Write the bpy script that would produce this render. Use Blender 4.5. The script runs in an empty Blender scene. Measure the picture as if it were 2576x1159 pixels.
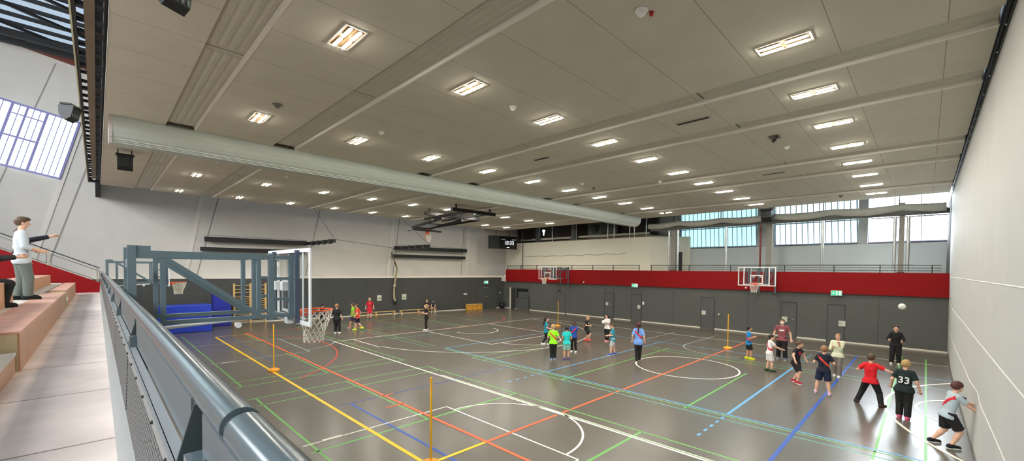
import bpy, bmesh, math, random
import numpy as np
from mathutils import Vector, Matrix
random.seed(7)
C = bpy.context.scene
COL = C.collection
PI = math.pi

# ------------------------------------------------------------------ materials
def lin(c):
    c = c / 255.0
    return c / 12.92 if c <= 0.04045 else ((c + 0.055) / 1.055) ** 2.4
def rgb(r, g, b): return (lin(r), lin(g), lin(b), 1.0)
MATS = {}
def mat(name, col, rough=0.6, metal=0.0, noise=0.06, scale=8.0, bump=0.0, spec=0.5):
    if name in MATS: return MATS[name]
    m = bpy.data.materials.new(name); m.use_nodes = True
    n = m.node_tree.nodes; l = m.node_tree.links
    b = n['Principled BSDF']
    b.inputs['Roughness'].default_value = rough
    b.inputs['Metallic'].default_value = metal
    b.inputs['Specular IOR Level'].default_value = spec
    if noise > 0:
        tc = n.new('ShaderNodeTexCoord'); nz = n.new('ShaderNodeTexNoise')
        nz.inputs['Scale'].default_value = scale; nz.inputs['Detail'].default_value = 4
        rp = n.new('ShaderNodeValToRGB')
        rp.color_ramp.elements[0].position = 0.3; rp.color_ramp.elements[1].position = 0.7
        rp.color_ramp.elements[0].color = tuple(x * (1 - noise) for x in col[:3]) + (1,)
        rp.color_ramp.elements[1].color = tuple(min(1, x * (1 + noise)) for x in col[:3]) + (1,)
        l.new(tc.outputs['Object'], nz.inputs['Vector']); l.new(nz.outputs['Fac'], rp.inputs['Fac'])
        l.new(rp.outputs['Color'], b.inputs['Base Color'])
        if bump > 0:
            bp = n.new('ShaderNodeBump'); bp.inputs['Strength'].default_value = bump; bp.inputs['Distance'].default_value = 0.01
            l.new(nz.outputs['Fac'], bp.inputs['Height']); l.new(bp.outputs['Normal'], b.inputs['Normal'])
    else:
        b.inputs['Base Color'].default_value = col
    MATS[name] = m
    return m
def emit(name, col, strength):
    if name in MATS: return MATS[name]
    m = bpy.data.materials.new(name); m.use_nodes = True
    b = m.node_tree.nodes['Principled BSDF']
    b.inputs['Base Color'].default_value = tuple(x * .06 for x in col[:3]) + (1,)
    b.inputs['Emission Color'].default_value = col
    b.inputs['Emission Strength'].default_value = strength
    MATS[name] = m
    return m
def glassmat(name, col, rough=0.05, alpha=0.25):
    m = bpy.data.materials.new(name); m.use_nodes = True
    n = m.node_tree.nodes; l = m.node_tree.links
    n.remove(n['Principled BSDF']); out = n['Material Output']
    t = n.new('ShaderNodeBsdfTransparent'); t.inputs['Color'].default_value = col
    g = n.new('ShaderNodeBsdfGlossy'); g.inputs['Roughness'].default_value = rough
    mx = n.new('ShaderNodeMixShader'); mx.inputs['Fac'].default_value = 0.06
    l.new(t.outputs[0], mx.inputs[1]); l.new(g.outputs[0], mx.inputs[2])
    l.new(mx.outputs[0], out.inputs['Surface'])
    MATS[name] = m
    return m
def stripe_mat(name, base, dark, axis, period, width, offset=0.0, rough=0.7, noise=0.05, nscale=3.0, axis2=None, period2=1, width2=0, offset2=0, bump=0.0):
    """surface with thin darker joints at a regular pitch along one (or two) object axes"""
    m = mat(name, base, rough, 0, noise, nscale, bump)
    n = m.node_tree.nodes; l = m.node_tree.links; b = n['Principled BSDF']
    src = b.inputs['Base Color'].links[0].from_socket
    tc = n.new('ShaderNodeTexCoord'); sp = n.new('ShaderNodeSeparateXYZ'); l.new(tc.outputs['Object'], sp.inputs[0])
    def line(ax, per, wid, off):
        a = n.new('ShaderNodeMath'); a.operation = 'ADD'; a.inputs[1].default_value = -off + 1000 * per
        l.new(sp.outputs[ax], a.inputs[0])
        mo = n.new('ShaderNodeMath'); mo.operation = 'MODULO'; mo.inputs[1].default_value = per; l.new(a.outputs[0], mo.inputs[0])
        lt = n.new('ShaderNodeMath'); lt.operation = 'LESS_THAN'; lt.inputs[1].default_value = wid; l.new(mo.outputs[0], lt.inputs[0])
        return lt.outputs[0]
    f = line(axis, period, width, offset)
    if axis2 is not None:
        g = line(axis2, period2, width2, offset2)
        mxm = n.new('ShaderNodeMath'); mxm.operation = 'MAXIMUM'; l.new(f, mxm.inputs[0]); l.new(g, mxm.inputs[1]); f = mxm.outputs[0]
    mix = n.new('ShaderNodeMixRGB'); mix.inputs['Color2'].default_value = dark
    l.new(f, mix.inputs['Fac']); l.new(src, mix.inputs['Color1']); l.new(mix.outputs[0], b.inputs['Base Color'])
    return m

# ------------------------------------------------------------------ mesh builder
SPLIT = {'board_strut', 'cross_rung', 'riser_pipe', 'dark_frame', 'end_board', 'bolt_head', 'carriage', 'wire', 'hanger', 'purlin', 'brace', 'light_spot', 'seam_tape', 'duct_hanger', 'side_rail', 'hinge_plate', 'gas_spring', 'bracket_plate', 'mounting_post', 'rubber_foot', 'carry_strap', 'hanging_rod', 'pipe_clamp', 'bin_rib', 'fold_arm', 'spot', 'slot', 'shutter_slat', 'grille_rib', 'team_caption', 'eye', 'mount_rod', 'post'}
class MB:
    def __init__(s): s.v = []; s.f = []; s.m = []; s.sm = []
    def add(s, vs, fs, mi=0, smooth=False):
        o = len(s.v); s.v += [tuple(v) for v in vs]
        for f in fs: s.f.append(tuple(i + o for i in f)); s.m.append(mi); s.sm.append(smooth)
        return s
    def box(s, x0, x1, y0, y1, z0, z1, mi=0):
        vs = [(x, y, z) for z in (z0, z1) for y in (y0, y1) for x in (x0, x1)]
        return s.add(vs, [(0, 2, 3, 1), (4, 5, 7, 6), (0, 1, 5, 4), (2, 6, 7, 3), (0, 4, 6, 2), (1, 3, 7, 5)], mi)
    def quad(s, a, b, c, d, mi=0): return s.add([a, b, c, d], [(0, 1, 2, 3)], mi)
    def bar(s, p, q, w, h, mi=0, up=(0, 0, 1)):
        p = Vector(p); q = Vector(q); d = (q - p).normalized(); u = Vector(up)
        if abs(d.dot(u)) > 0.99: u = Vector((0, 1, 0))
        r = d.cross(u).normalized(); u = r.cross(d)
        vs = [c + r * a * w / 2 + u * b * h / 2 for c in (p, q) for b in (-1, 1) for a in (-1, 1)]
        return s.add(vs, [(0, 2, 3, 1), (4, 5, 7, 6), (0, 1, 5, 4), (2, 6, 7, 3), (0, 4, 6, 2), (1, 3, 7, 5)], mi)
    def tube(s, pts, r, seg=10, mi=0, caps=True, rads=None):
        pts = [Vector(p) for p in pts]; n = len(pts); vs = []
        for i, p in enumerate(pts):
            d = (pts[min(i + 1, n - 1)] - pts[max(i - 1, 0)]).normalized()
            u = Vector((0, 0, 1)) if abs(d.z) < 0.9 else Vector((0, 1, 0))
            a = d.cross(u).normalized(); b = a.cross(d)
            rr = rads[i] if rads else r
            for k in range(seg):
                t = 2 * PI * k / seg; vs.append(p + a * math.cos(t) * rr + b * math.sin(t) * rr)
        fs = []
        for i in range(n - 1):
            for k in range(seg):
                k2 = (k + 1) % seg
                fs.append((i * seg + k, i * seg + k2, (i + 1) * seg + k2, (i + 1) * seg + k))
        s.add(vs, fs, mi, True)
        if caps:
            s.add(vs[:seg], [tuple(range(seg - 1, -1, -1))], mi); s.add(vs[-seg:], [tuple(range(seg))], mi)
        return s
    def lathe(s, prof, c=(0, 0, 0), seg=20, mi=0):
        vs = []; fs = []
        for r, z in prof:
            for k in range(seg):
                t = 2 * PI * k / seg; vs.append((c[0] + r * math.cos(t), c[1] + r * math.sin(t), c[2] + z))
        for i in range(len(prof) - 1):
            for k in range(seg):
                k2 = (k + 1) % seg; fs.append((i * seg + k, i * seg + k2, (i + 1) * seg + k2, (i + 1) * seg + k))
        fs.append(tuple(range(seg - 1, -1, -1))); fs.append(tuple((len(prof) - 1) * seg + k for k in range(seg)))
        return s.add(vs, fs, mi, True)
    def sphere(s, c, r, seg=16, rings=10, mi=0, sc=(1, 1, 1)):
        vs = [(c[0], c[1], c[2] - r * sc[2])]; fs = []
        for i in range(1, rings):
            a = -PI / 2 + PI * i / rings
            for k in range(seg):
                t = 2 * PI * k / seg
                vs.append((c[0] + r * sc[0] * math.cos(a) * math.cos(t), c[1] + r * sc[1] * math.cos(a) * math.sin(t), c[2] + r * sc[2] * math.sin(a)))
        vs.append((c[0], c[1], c[2] + r * sc[2]))
        for k in range(seg): fs.append((0, 1 + (k + 1) % seg, 1 + k))
        for i in range(rings - 2):
            for k in range(seg):
                k2 = (k + 1) % seg; a = 1 + i * seg; b = a + seg
                fs.append((a + k, a + k2, b + k2, b + k))
        a = 1 + (rings - 2) * seg; e = len(vs) - 1
        for k in range(seg): fs.append((a + k, a + (k + 1) % seg, e))
        return s.add(vs, fs, mi, True)
    def prism(s, poly, ax, a0, a1, mi=0, smooth=False):
        """extrude a 2D outline along axis ax (0,1,2); outline given in the other two axes in order"""
        n = len(poly); vs = []
        for a in (a0, a1):
            for p in poly:
                q = list(p); q.insert(ax, a); vs.append(tuple(q))
        s.add(vs, [(i, (i + 1) % n, n + (i + 1) % n, n + i) for i in range(n)], mi, smooth)
        s.add(vs, [tuple(range(n - 1, -1, -1)), tuple(range(n, 2 * n))], mi)
        return s
    def pieces(s):
        """the loose pieces of this builder, each as a builder of its own"""
        par = list(range(len(s.v))); key = {}
        def find(i):
            while par[i] != i: par[i] = par[par[i]]; i = par[i]
            return i
        for i, v in enumerate(s.v):
            k = (round(v[0], 4), round(v[1], 4), round(v[2], 4))
            if k in key: par[find(i)] = find(key[k])
            else: key[k] = i
        for f in s.f:
            for j in f[1:]: par[find(j)] = find(f[0])
        out = {}
        for f, m, sm in zip(s.f, s.m, s.sm):
            r = find(f[0]); q = out.setdefault(r, (MB(), {})); ids = []
            for j in f:
                if j not in q[1]: q[1][j] = len(q[0].v); q[0].v.append(s.v[j])
                ids.append(q[1][j])
            q[0].f.append(tuple(ids)); q[0].m.append(m); q[0].sm.append(sm)
        return [q[0] for q in out.values()]
    def build(s, name, mats, parent=None, base=None, bevel=0.0, fix=True):
        if parent is not None and name in SPLIT:
            return [q.build1(name, mats, parent, base, bevel, fix) for q in s.pieces()][0]
        return s.build1(name, mats, parent, base, bevel, fix)
    def build1(s, name, mats, parent=None, base=None, bevel=0.0, fix=True):
        if not isinstance(mats, (list, tuple)): mats = [mats]
        b = Vector(base) if base is not None else Vector((0, 0, 0))
        me = bpy.data.meshes.new(name)
        me.from_pydata([tuple(Vector(v) - b) for v in s.v], [], s.f)
        for m in mats: me.materials.append(m)
        me.polygons.foreach_set('material_index', s.m); me.polygons.foreach_set('use_smooth', s.sm)
        if fix:
            bm = bmesh.new(); bm.from_mesh(me); bmesh.ops.recalc_face_normals(bm, faces=bm.faces); bm.to_mesh(me); bm.free()
        me.update()
        o = bpy.data.objects.new(name, me); COL.objects.link(o)
        if parent is not None: o.parent = parent
        elif base is not None: o.location = b
        if bevel > 0:
            md = o.modifiers.new('Bevel', 'BEVEL'); md.width = bevel; md.segments = 2; md.limit_method = 'ANGLE'
        return o
def empty(name, loc, label=None, cat=None, group=None, rz=0.0):
    o = bpy.data.objects.new(name, None); COL.objects.link(o); o.location = loc; o.rotation_euler = (0, 0, rz)
    o.empty_display_size = 0.1
    return tag(o, label, cat, group)
def tag(o, label=None, cat=None, group=None, kind=None):
    if label: o['label'] = label
    if cat: o['category'] = cat
    if group: o['group'] = group
    if kind: o['kind'] = kind
    return o
def struct(name, mb, mats, parent=None, fix=True, base=None):
    o = mb.build(name, mats, parent, fix=fix, base=base)
    if parent is None: o['kind'] = 'structure'
    return o
def copy_tree(o, parent=None):
    c = o.copy(); COL.objects.link(c)
    if parent is not None: c.parent = parent
    for ch in o.children: copy_tree(ch, c)
    return c
ORD = ['first', 'second', 'third', 'fourth', 'fifth', 'sixth', 'seventh', 'eighth', 'ninth', 'tenth', 'eleventh', 'twelfth', 'thirteenth', 'fourteenth', 'fifteenth', 'sixteenth']

# colours of the place
M_floor = mat('sports_floor', rgb(98, 93, 84), 0.27, 0, 0.05, 0.6, 0, 0.5)
M_wallgrey = mat('grey_impact_panel', rgb(90, 91, 87), 0.65, 0, 0.04, 1.5)
M_wallgrey_far = mat('dimmed_impact_panel', rgb(68, 69, 66), 0.65, 0, 0.04, 1.5)  # end wall gets less light, so its grey panel is painted darker
M_groove = mat('dark_joint', rgb(52, 51, 49), 0.8, 0, 0)
M_jointr = mat('panel_joint_right', rgb(76, 77, 74), 0.7, 0, 0)
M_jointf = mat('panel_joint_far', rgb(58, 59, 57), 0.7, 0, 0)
M_plaster = mat('pale_plaster', rgb(208, 203, 194), 0.9, 0, 0.03, 1.2)
M_trim = mat('cream_trim', rgb(228, 220, 204), 0.6, 0, 0.03)
M_ceil = stripe_mat('acoustic_ceiling', rgb(206, 201, 186), rgb(152, 147, 134), 1, 1.2, 0.012, 1.06, 0.9, 0.035, 1.5)
M_ceilmetal = mat('ceiling_strip_metal', rgb(192, 188, 174), 0.55, 0, 0.03, 2)
M_red = mat('red_parapet_paint', rgb(142, 14, 17), 0.6, 0, 0.03, 2, 0, .2)
M_steel = mat('slate_grey_steel', rgb(98, 116, 122), 0.42, 0.0, 0.03)
M_rail = mat('grey_blue_rail_paint', rgb(88, 101, 106), 0.2, 0.1, 0.02)
M_sheet = mat('grey_sheet', rgb(98, 106, 109), 0.45, 0.2, 0.03)
M_darksteel = mat('black_steel', rgb(24, 23, 23), 0.6, 0.0, 0.03)
M_darkrail = mat('dark_rail', rgb(58, 64, 66), 0.5, 0.3, 0.03)
M_white = mat('white_paint', rgb(238, 238, 236), 0.4, 0, 0)
M_silver = mat('galvanised_pipe', rgb(206, 210, 210), 0.28, 0.75, 0.04, 20)
M_black = mat('black_plastic', rgb(26, 27, 29), 0.45, 0, 0.04)
M_orange = mat('orange_rim', rgb(240, 92, 30), 0.4, 0, 0.02)
M_cord = mat('white_cord', rgb(226, 222, 210), 0.8, 0, 0.03)
M_wood = mat('pale_beech', rgb(214, 178, 118), 0.5, 0, 0.08, 12)
M_deck = stripe_mat('reddish_deck_board', rgb(238, 220, 208), rgb(150, 118, 102), 1, 1.66, 0.022, 0.72, 0.5, 0.16, 1.4)
M_bench = mat('reddish_bench_board', rgb(204, 152, 130), 0.5, 0, 0.1, 3)
M_benchside = mat('tan_bench_face', rgb(200, 152, 116), 0.55, 0, 0.08, 3)
M_benchend = mat('pale_plywood', rgb(206, 190, 150), 0.6, 0, 0.06, 6)
M_step = mat('pale_step_concrete', rgb(206, 198, 186), 0.7, 0, 0.1, 3)
M_curtain_dark = mat('dark_net', rgb(44, 42, 42), 0.9, 0, 0.1, 10)
M_yellow = mat('yellow_pole', rgb(246, 180, 30), 0.4, 0, 0.02)
M_ybox = mat('amber_box_wood', rgb(226, 164, 62), 0.5, 0, 0.08, 8)
M_matblue = mat('royal_blue_vinyl', rgb(24, 58, 178), 0.35, 0, 0.04, 5)
M_matblue2 = mat('deep_blue_vinyl', rgb(22, 40, 150), 0.35, 0, 0.04, 5)
M_rope = mat('hemp_rope', rgb(172, 160, 124), 0.9, 0, 0.15, 30)
M_paper = mat('printed_notice', rgb(206, 210, 196), 0.8, 0, 0.03)
M_noticegreen = mat('notice_print_green', rgb(150, 172, 120), 0.8, 0, 0.1, 40)
M_door = mat('grey_door', rgb(86, 87, 86), 0.55, 0, 0.03)
M_glass = glassmat('clear_backboard_glass', (0.93, 0.95, 0.95, 1))
M_tube = emit('lamp_tube', (1.0, 0.96, 0.86, 1), 112.0)
M_tubeside = emit('lamp_tube_side', (1.0, 0.86, 0.64, 1), 15.0)
M_reflector = mat('lamp_reflector', rgb(150, 122, 80), 0.4, 0, 0)  # tan stands for the tubes' amber glow on a silver louvre
M_digit = emit('clock_digit', (0.85, 0.92, 1.0, 1), .5)
M_exit = emit('exit_green', (0.03, 0.62, 0.28, 1), .3)
M_exitwhite = emit('exit_white', (0.92, 1.0, 0.95, 1), .28)
M_led = emit('display_led_dim', (0.7, 0.72, 0.75, 1), 0.04)

# ------------------------------------------------------------------ the hall: floor with painted courts
fl = MB()
fl.box(-0.05, 27.6, -16, 34, -0.3, 0.0, 0)
LCOL = dict(g=rgb(104, 176, 82), p=rgb(190, 206, 168), y=rgb(250, 200, 24), o=rgb(232, 100, 52), w=rgb(240, 236, 222), b=rgb(38, 84, 176),
            l=rgb(96, 168, 220), t=rgb(92, 160, 138), r=rgb(196, 72, 56), d=rgb(150, 84, 40), k=rgb(170, 176, 176))
LKEY = list(LCOL)
fmats = [M_floor] + [mat('line_paint_' + k, LCOL[k], 0.4, 0, 0.03) for k in LKEY]
ZL = {k: 0.0008 + 0.0004 * i for i, k in enumerate(['t', 'g', 'p', 'l', 'k', 'd', 'r', 'b', 'w', 'y', 'o'])}
def line(x0, y0, x1, y1, k, w=0.05):
    p = Vector((x0, y0)); q = Vector((x1, y1)); d = (q - p).normalized(); n = Vector((-d.y, d.x)) * w / 2
    z = ZL[k]
    fl.quad((*(p - n), z), (*(q - n), z), (*(q + n), z), (*(p + n), z), 1 + LKEY.index(k))
def arc(cx, cy, r, a0, a1, k, w=0.05, dash=None):
    n = max(8, int(abs(a1 - a0) * r / 0.15)); z = ZL[k]
    for i in range(n):
        if dash and i % 2: continue
        t0 = a0 + (a1 - a0) * i / n; t1 = a0 + (a1 - a0) * (i + 1) / n
        P = [(cx + rr * math.cos(t), cy + rr * math.sin(t), z) for rr, t in ((r - w / 2, t0), (r + w / 2, t0), (r + w / 2, t1), (r - w / 2, t1))]
        fl.quad(*P, 1 + LKEY.index(k))
# green and teal court lines
for x, y0, y1, k in [(3.05, 14.5, 27.0, 'g'), (3.05, 2.0, 12.95, 'g'), (5.6, 22.94, 26.0, 'g'), (5.6, 14.5, 18.95, 'g'), (5.6, 8.42, 12.95, 'g'),
                     (8.62, -0.7, 13.0, 'g'), (8.52, 14.5, 27.0, 'g'), (10.8, -0.7, 13.05, 't'), (11.09, -0.7, 15.4, 'g'), (10.78, 16.2, 27.0, 't'), (11.17, 16.2, 27.5, 'g'),
                     (13.69, 20.8, 27.8, 'g'), (16.2, 20.5, 26.5, 'g'), (16.6, 20.5, 26.0, 'g'), (18.8, 22.0, 27.5, 'g'), (18.6, -0.7, 9.3, 't'), (18.1, 1.0, 9.2, 'g')]:
    line(x, y0, x, y1, k)
for y, x0, x1, k in [(15.2, 2.9, 8.52, 'g'), (14.5, 2.9, 8.6, 'g'), (12.98, 2.9, 8.62, 'g'), (12.25, 2.9, 8.62, 'g'), (8.4, 2.9, 8.62, 'g'), (4.44, 2.9, 8.62, 'g'),
                     (13.05, 10.8, 16.6, 'g'), (12.35, 10.8, 16.4, 'g'), (8.42, 10.8, 18.9, 'g'), (4.43, 10.9, 16.3, 'g'), (0.64, 10.6, 24.8, 'g'), (-0.09, 11.2, 24.7, 'g'),
                     (19.35, 8.5, 14.4, 't'), (23.2, 8.6, 13.6, 'g'), (26.9, 8.5, 21.0, 'g'), (10.4, 19.0, 24.0, 'k')]:
    line(x0, y, x1, y, k, 0.06 if k == 'g' and y in (8.4, 4.44, 8.42, 4.43) else 0.05)
# volleyball court, light blue
line(11.22, -0.7, 11.22, 15.43, 'l', 0.06); line(11.22, 15.43, 20.22, 15.43, 'l', 0.06); line(20.22, -0.7, 20.22, 15.43, 'l', 0.05)
line(11.22, 9.44, 20.22, 9.44, 'l', 0.06); line(11.22, 3.47, 18.6, 3.47, 'l', 0.07)
for i in range(5):
    for y in (9.44, 3.47):
        x = 10.97 - i * 0.37; line(x - 0.17, y, x, y, 'l', 0.06)
        x = 20.5 + i * 0.37; line(x, y, x + 0.17, y, 'l', 0.06)
# blue
line(8.0, 2.02, 23.2, 2.02, 'b', 0.08); line(4.74, 2.0, 4.74, 10.73, 'b', 0.06); line(4.4, 10.8, 10.7, 10.86, 'b', 0.03); line(4.74, 17.5, 4.74, 24.5, 'b', 0.03)
# handball court, orange / red
line(5.73, -0.7, 5.73, 26.43, 'o', 0.08); line(4.27, 6.43, 5.7, 6.43, 'y', 0.08)
for a, b in ((5.77, 8.06), (8.28, 8.56), (8.68, 10.72), (10.86, 11.03), (11.28, 18.5), (18.62, 23.9)): line(a, 6.43, b, 6.43, 'o', 0.08)
line(23.9, 6.43, 26.8, 6.43, 'd', 0.07)
line(5.73, 26.2, 25.7, 26.2, 'r', 0.05); line(25.73, -0.7, 25.73, 26.4, 'd', 0.03)
line(5.6, 10.81, 6.02, 10.81, 'o', 0.06); line(5.25, 9.82, 5.76, 9.82, 'o', 0.06)
arc(14.23, 26.43, 6.0, PI, 1.5 * PI, 'r', 0.05); arc(17.23, 26.43, 6.0, 1.5 * PI, 2 * PI, 'r', 0.06); line(14.23, 20.33, 17.23, 20.33, 'o', 0.05)
arc(14.23, 26.43, 9.2, PI * 1.02, 1.5 * PI, 'r', 0.05, True); arc(17.23, 26.43, 9.2, 1.5 * PI, 1.98 * PI, 'r', 0.05, True)
arc(0.3, 20.4, 7.42, -0.95, 0.8, 'r', 0.06)
line(8.0, 21.3, 8.35, 22.3, 'r', 0.06)
# yellow
line(4.27, 6.39, 4.27, 25.77, 'y', 0.085); line(4.27, 25.77, 5.7, 25.77, 'y', 0.05)
# main basketball court, white
line(8.18, -0.7, 8.18, 20.43, 'w', 0.07); line(8.27, -0.7, 8.27, 11.6, 'p', 0.05); line(8.18, 20.43, 23.28, 20.43, 'w', 0.07); line(23.28, -0.7, 23.28, 20.43, 'w', 0.06)
arc(15.73, 6.36, 1.8, 0, 2 * PI, 'w', 0.06)
line(9.12, 17.6, 9.12, 20.43, 'w', 0.06); line(22.5, 17.6, 22.5, 20.43, 'w', 0.06)
a = math.acos(6.65 / 6.7); arc(15.8, 18.9, 6.65, PI + 0.18, 2 * PI - 0.18, 'w', 0.06)
line(13.4, 14.72, 13.4, 20.43, 'w', 0.06); line(18.28, 14.72, 18.28, 20.43, 'w', 0.06); line(13.4, 14.72, 18.28, 14.72, 'w', 0.06)
arc(15.84, 14.72, 1.8, PI, 2 * PI, 'w', 0.06); arc(15.8, 18.75, 1.3, PI * 0.97, 1.97 * PI, 'w', 0.06)
arc(15.73, -5.9, 6.62, 0.3, PI - 0.3, 'w', 0.07); arc(15.7, -1.7, 1.8, 0, PI, 'w', 0.06)
# cross courts, thin white keys under the side baskets
for yc, y0, y1 in ((6.7, 4.6, 8.82), (21.0, 18.7, 23.27)):
    line(2.9, y0, 6.45, y0, 'w' if yc < 10 else 'k', 0.04); line(2.9, y1, 6.45, y1, 'w' if yc < 10 else 'k', 0.04); line(6.45, y0, 6.45, y1, 'w' if yc < 10 else 'k', 0.045)
    arc(6.45, yc, 1.8, -PI / 2, PI / 2, 'w' if yc < 10 else 'k', 0.05)
line(3.3, 8.86, 3.71, 8.86, 'w', 0.06); line(3.25, 18.6, 3.7, 18.6, 'w', 0.05)
arc(20.6, 6.5, 1.8, PI / 2, PI * 1.2, 'k', 0.05); line(20.6, 8.3, 25.0, 8.3, 'k', 0.04)
floor = struct('floor', fl, fmats, fix=False)

# ------------------------------------------------------------------ walls
def yg(x): return 28.2 + 0.15 * (27.1 - x)         # lower grey end wall
def yu(x): return 32.5 - 0.0746 * x                # pale upper end wall
w = MB()
w.add([(-8, yg(-8), 0), (27.1, yg(27.1), 0), (27.1, yg(27.1), 2.86), (-8, yg(-8), 2.86), (-8, yg(-8) + 0.3, 0), (27.1, yg(27.1) + 0.3, 0), (27.1, yg(27.1) + 0.3, 2.86), (-8, yg(-8) + 0.3, 2.86)],
      [(0, 1, 2, 3), (4, 7, 6, 5), (0, 4, 5, 1), (0, 3, 7, 4), (1, 5, 6, 2)])
def wall_strip(x0, x1, z0, z1, off, mi):
    w.add([(x0, yg(x0) - off, z0), (x1, yg(x1) - off, z0), (x1, yg(x1) - off, z1), (x0, yg(x0) - off, z1),
           (x0, yg(x0) + 0.02, z0), (x1, yg(x1) + 0.02, z0), (x1, yg(x1) + 0.02, z1), (x0, yg(x0) + 0.02, z1)],
          [(0, 1, 2, 3), (4, 7, 6, 5), (0, 4, 5, 1), (3, 2, 6, 7), (0, 3, 7, 4), (1, 5, 6, 2)], mi)
for x in (2.2, 4.7, 9.6, 12.1, 14.5, 19.6, 22.0): wall_strip(x, x + 0.02, 0.1, 2.86, 0.003, 1)
wf = struct('wall_far', w, [M_wallgrey_far, M_jointf])
w = MB()
def far_trim(x0, x1, z0, z1, off=0.03, back=0.3):
    w.add([(x0, yg(x0) - off, z0), (x1, yg(x1) - off, z0), (x1, yg(x1) - off, z1), (x0, yg(x0) - off, z1),
           (x0, yg(x0) + back, z0), (x1, yg(x1) + back, z0), (x1, yg(x1) + back, z1), (x0, yg(x0) + back, z1)],
          [(0, 1, 2, 3), (4, 7, 6, 5), (0, 4, 5, 1), (3, 2, 6, 7), (0, 3, 7, 4), (1, 5, 6, 2)])
far_trim(-8, 26.95, 2.86, 3.02, 0.04, 4.0)
struct('trim_1', w, M_trim)
w = MB(); far_trim(-8, 24.3, 0.0, 0.07, 0.012, 0.0); far_trim(26.35, 27.08, 0, 0.07, 0.012, 0.0)
struct('baseboard_far', w, M_trim)
# upper end wall with leaning joints
w = MB()
w.add([(-9, yu(-9), 2.9), (36, yu(36), 2.9), (36, yu(36), 15.6), (-9, yu(-9), 15.6), (-9, yu(-9) + .3, 2.9), (36, yu(36) + .3, 2.9), (36, yu(36) + .3, 15.6), (-9, yu(-9) + .3, 15.6)],
      [(0, 1, 2, 3), (4, 7, 6, 5), (0, 4, 5, 1), (0, 3, 7, 4), (1, 5, 6, 2), (3, 2, 6, 7)])
def joint(xt, zt, xb, zb, wd, mi, dp=0.012):
    k = (xt - xb) / (zt - zb); x0 = xb + k * (2.95 - zb); x1 = xb + k * (14.2 - zb)
    P = [(x0 - wd / 2, 2.95), (x0 + wd / 2, 2.95), (x1 + wd / 2, 14.2), (x1 - wd / 2, 14.2)]
    w.add([(x, yu(x) - dp, z) for x, z in P] + [(x, yu(x) + 0.02, z) for x, z in P], [(0, 1, 2, 3), (0, 4, 5, 1), (1, 5, 6, 2), (2, 6, 7, 3), (3, 7, 4, 0)], mi)
joint(-1.39, 14.18, -2.04, 12.05, 0.05, 1); joint(-0.33, 8.87, -1.56, 4.43, 0.07, 1, 0.008)
joint(-1.18, 8.41, -1.93, 5.43, 0.22, 2, 0.05); joint(5.41, 7.42, 4.45, 3.22, 0.07, 1, 0.008); joint(4.6, 7.42, 3.9, 3.5, 0.22, 2, 0.05)
joint(11.65, 7.91, 11.17, 5.58, 0.07, 1, 0.008); joint(17.4, 7.87, 17.12, 5.37, 0.3, 2, 0.05); joint(17.9, 7.75, 17.65, 5.75, 0.06, 1, 0.008); joint(24.36, 7.6, 24.2, 5.55, 0.06, 1, 0.008)
joint(24.9, 7.6, 24.75, 5.55, 0.3, 2, 0.05)
struct('wall_far_upper', w, [M_plaster, mat('wall_joint_grey', rgb(150, 146, 140), 0.9, 0, 0), mat('raised_pilaster', rgb(216, 211, 202), 0.9, 0, 0.02)])  # joint strips in a darker grey than the plaster

# right wall under the gallery, its red parapet, base trim
XR = 27.1
w = MB(); w.box(XR + 0.1, XR + 0.4, -16, 28.3, 0, 2.62, 0)
for y in (24.9, 20.9, 17.2, 16.4, 11.9, 7.4, 1.6, 14.97, 14.17): w.box(XR + 0.09, XR + 0.12, y, y + 0.02, 0.05, 2.4, 1)
wr = struct('wall_right', w, [M_wallgrey, M_jointr])
w = MB()
w.prism([(XR - 0.02, 2.52), (XR - 0.02, 3.63), (XR + 0.25, 3.63), (XR + 0.25, 2.60), (XR + 0.06, 2.60), (XR + 0.06, 2.52)], 1, -4, 27.85)
struct('wall_gallery_right', w, M_red)
w = MB()
for a, b in ((24.95, 20.95), (20.8, 15.0), (14.15, 10.1), (9.25, 5.72), (4.95, 3.65), (2.9, -4)): w.box(XR + 0.08, XR + 0.11, b, a, 0, 0.07)
w.box(XR + 0.08, XR + 0.11, 26.5, 28.2, 0, 0.07)
struct('baseboard_right', w, M_trim)
w = MB(); w.box(XR, 36, -16, 28.0, 3.35, 3.58)
struct('floor_gallery_right', w, M_step)
w = MB(); w.box(XR + 0.02, XR + 0.24, 27.86, 28.2, 2.45, 3.1); w.box(26.9, XR + 0.3, 27.95, 28.25, 2.5, 2.95)
struct('trim_2', w, M_trim)

# doors in the right wall
def wall_door(n, y0, y1, z1, sign=None):
    mb = MB(); mb.box(XR + 0.07, XR + 0.11, y0, y1, 0.0, z1)
    d = struct('door_%d' % n, mb, M_door)
    f = MB()
    f.box(XR + 0.06, XR + 0.11, y0 - 0.022, y0 - 0.002, 0, z1 + 0.03); f.box(XR + 0.06, XR + 0.11, y1 + 0.002, y1 + 0.022, 0, z1 + 0.03); f.box(XR + 0.05, XR + 0.11, y0, y1, z1 + 0.002, z1 + 0.03)
    f.build('door_frame', mat('door_frame_grey', rgb(66, 67, 65), .6, 0, 0), d)
    h = MB(); h.tube([(XR + 0.06, y0 + 0.08, 1.02), (XR + 0.02, y0 + 0.08, 1.02), (XR + 0.02, y0 + 0.2, 1.02)], 0.011, 8)
    h.build('door_handle', M_silver, d)
    return d
wall_door(1, 16.42, 17.18, 1.92); wall_door(2, 14.2, 14.95, 1.92); wall_door(3, 9.3, 10.08, 1.94); wall_door(4, 5.0, 5.68, 1.93); wall_door(5, 2.92, 3.6, 1.93)
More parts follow.
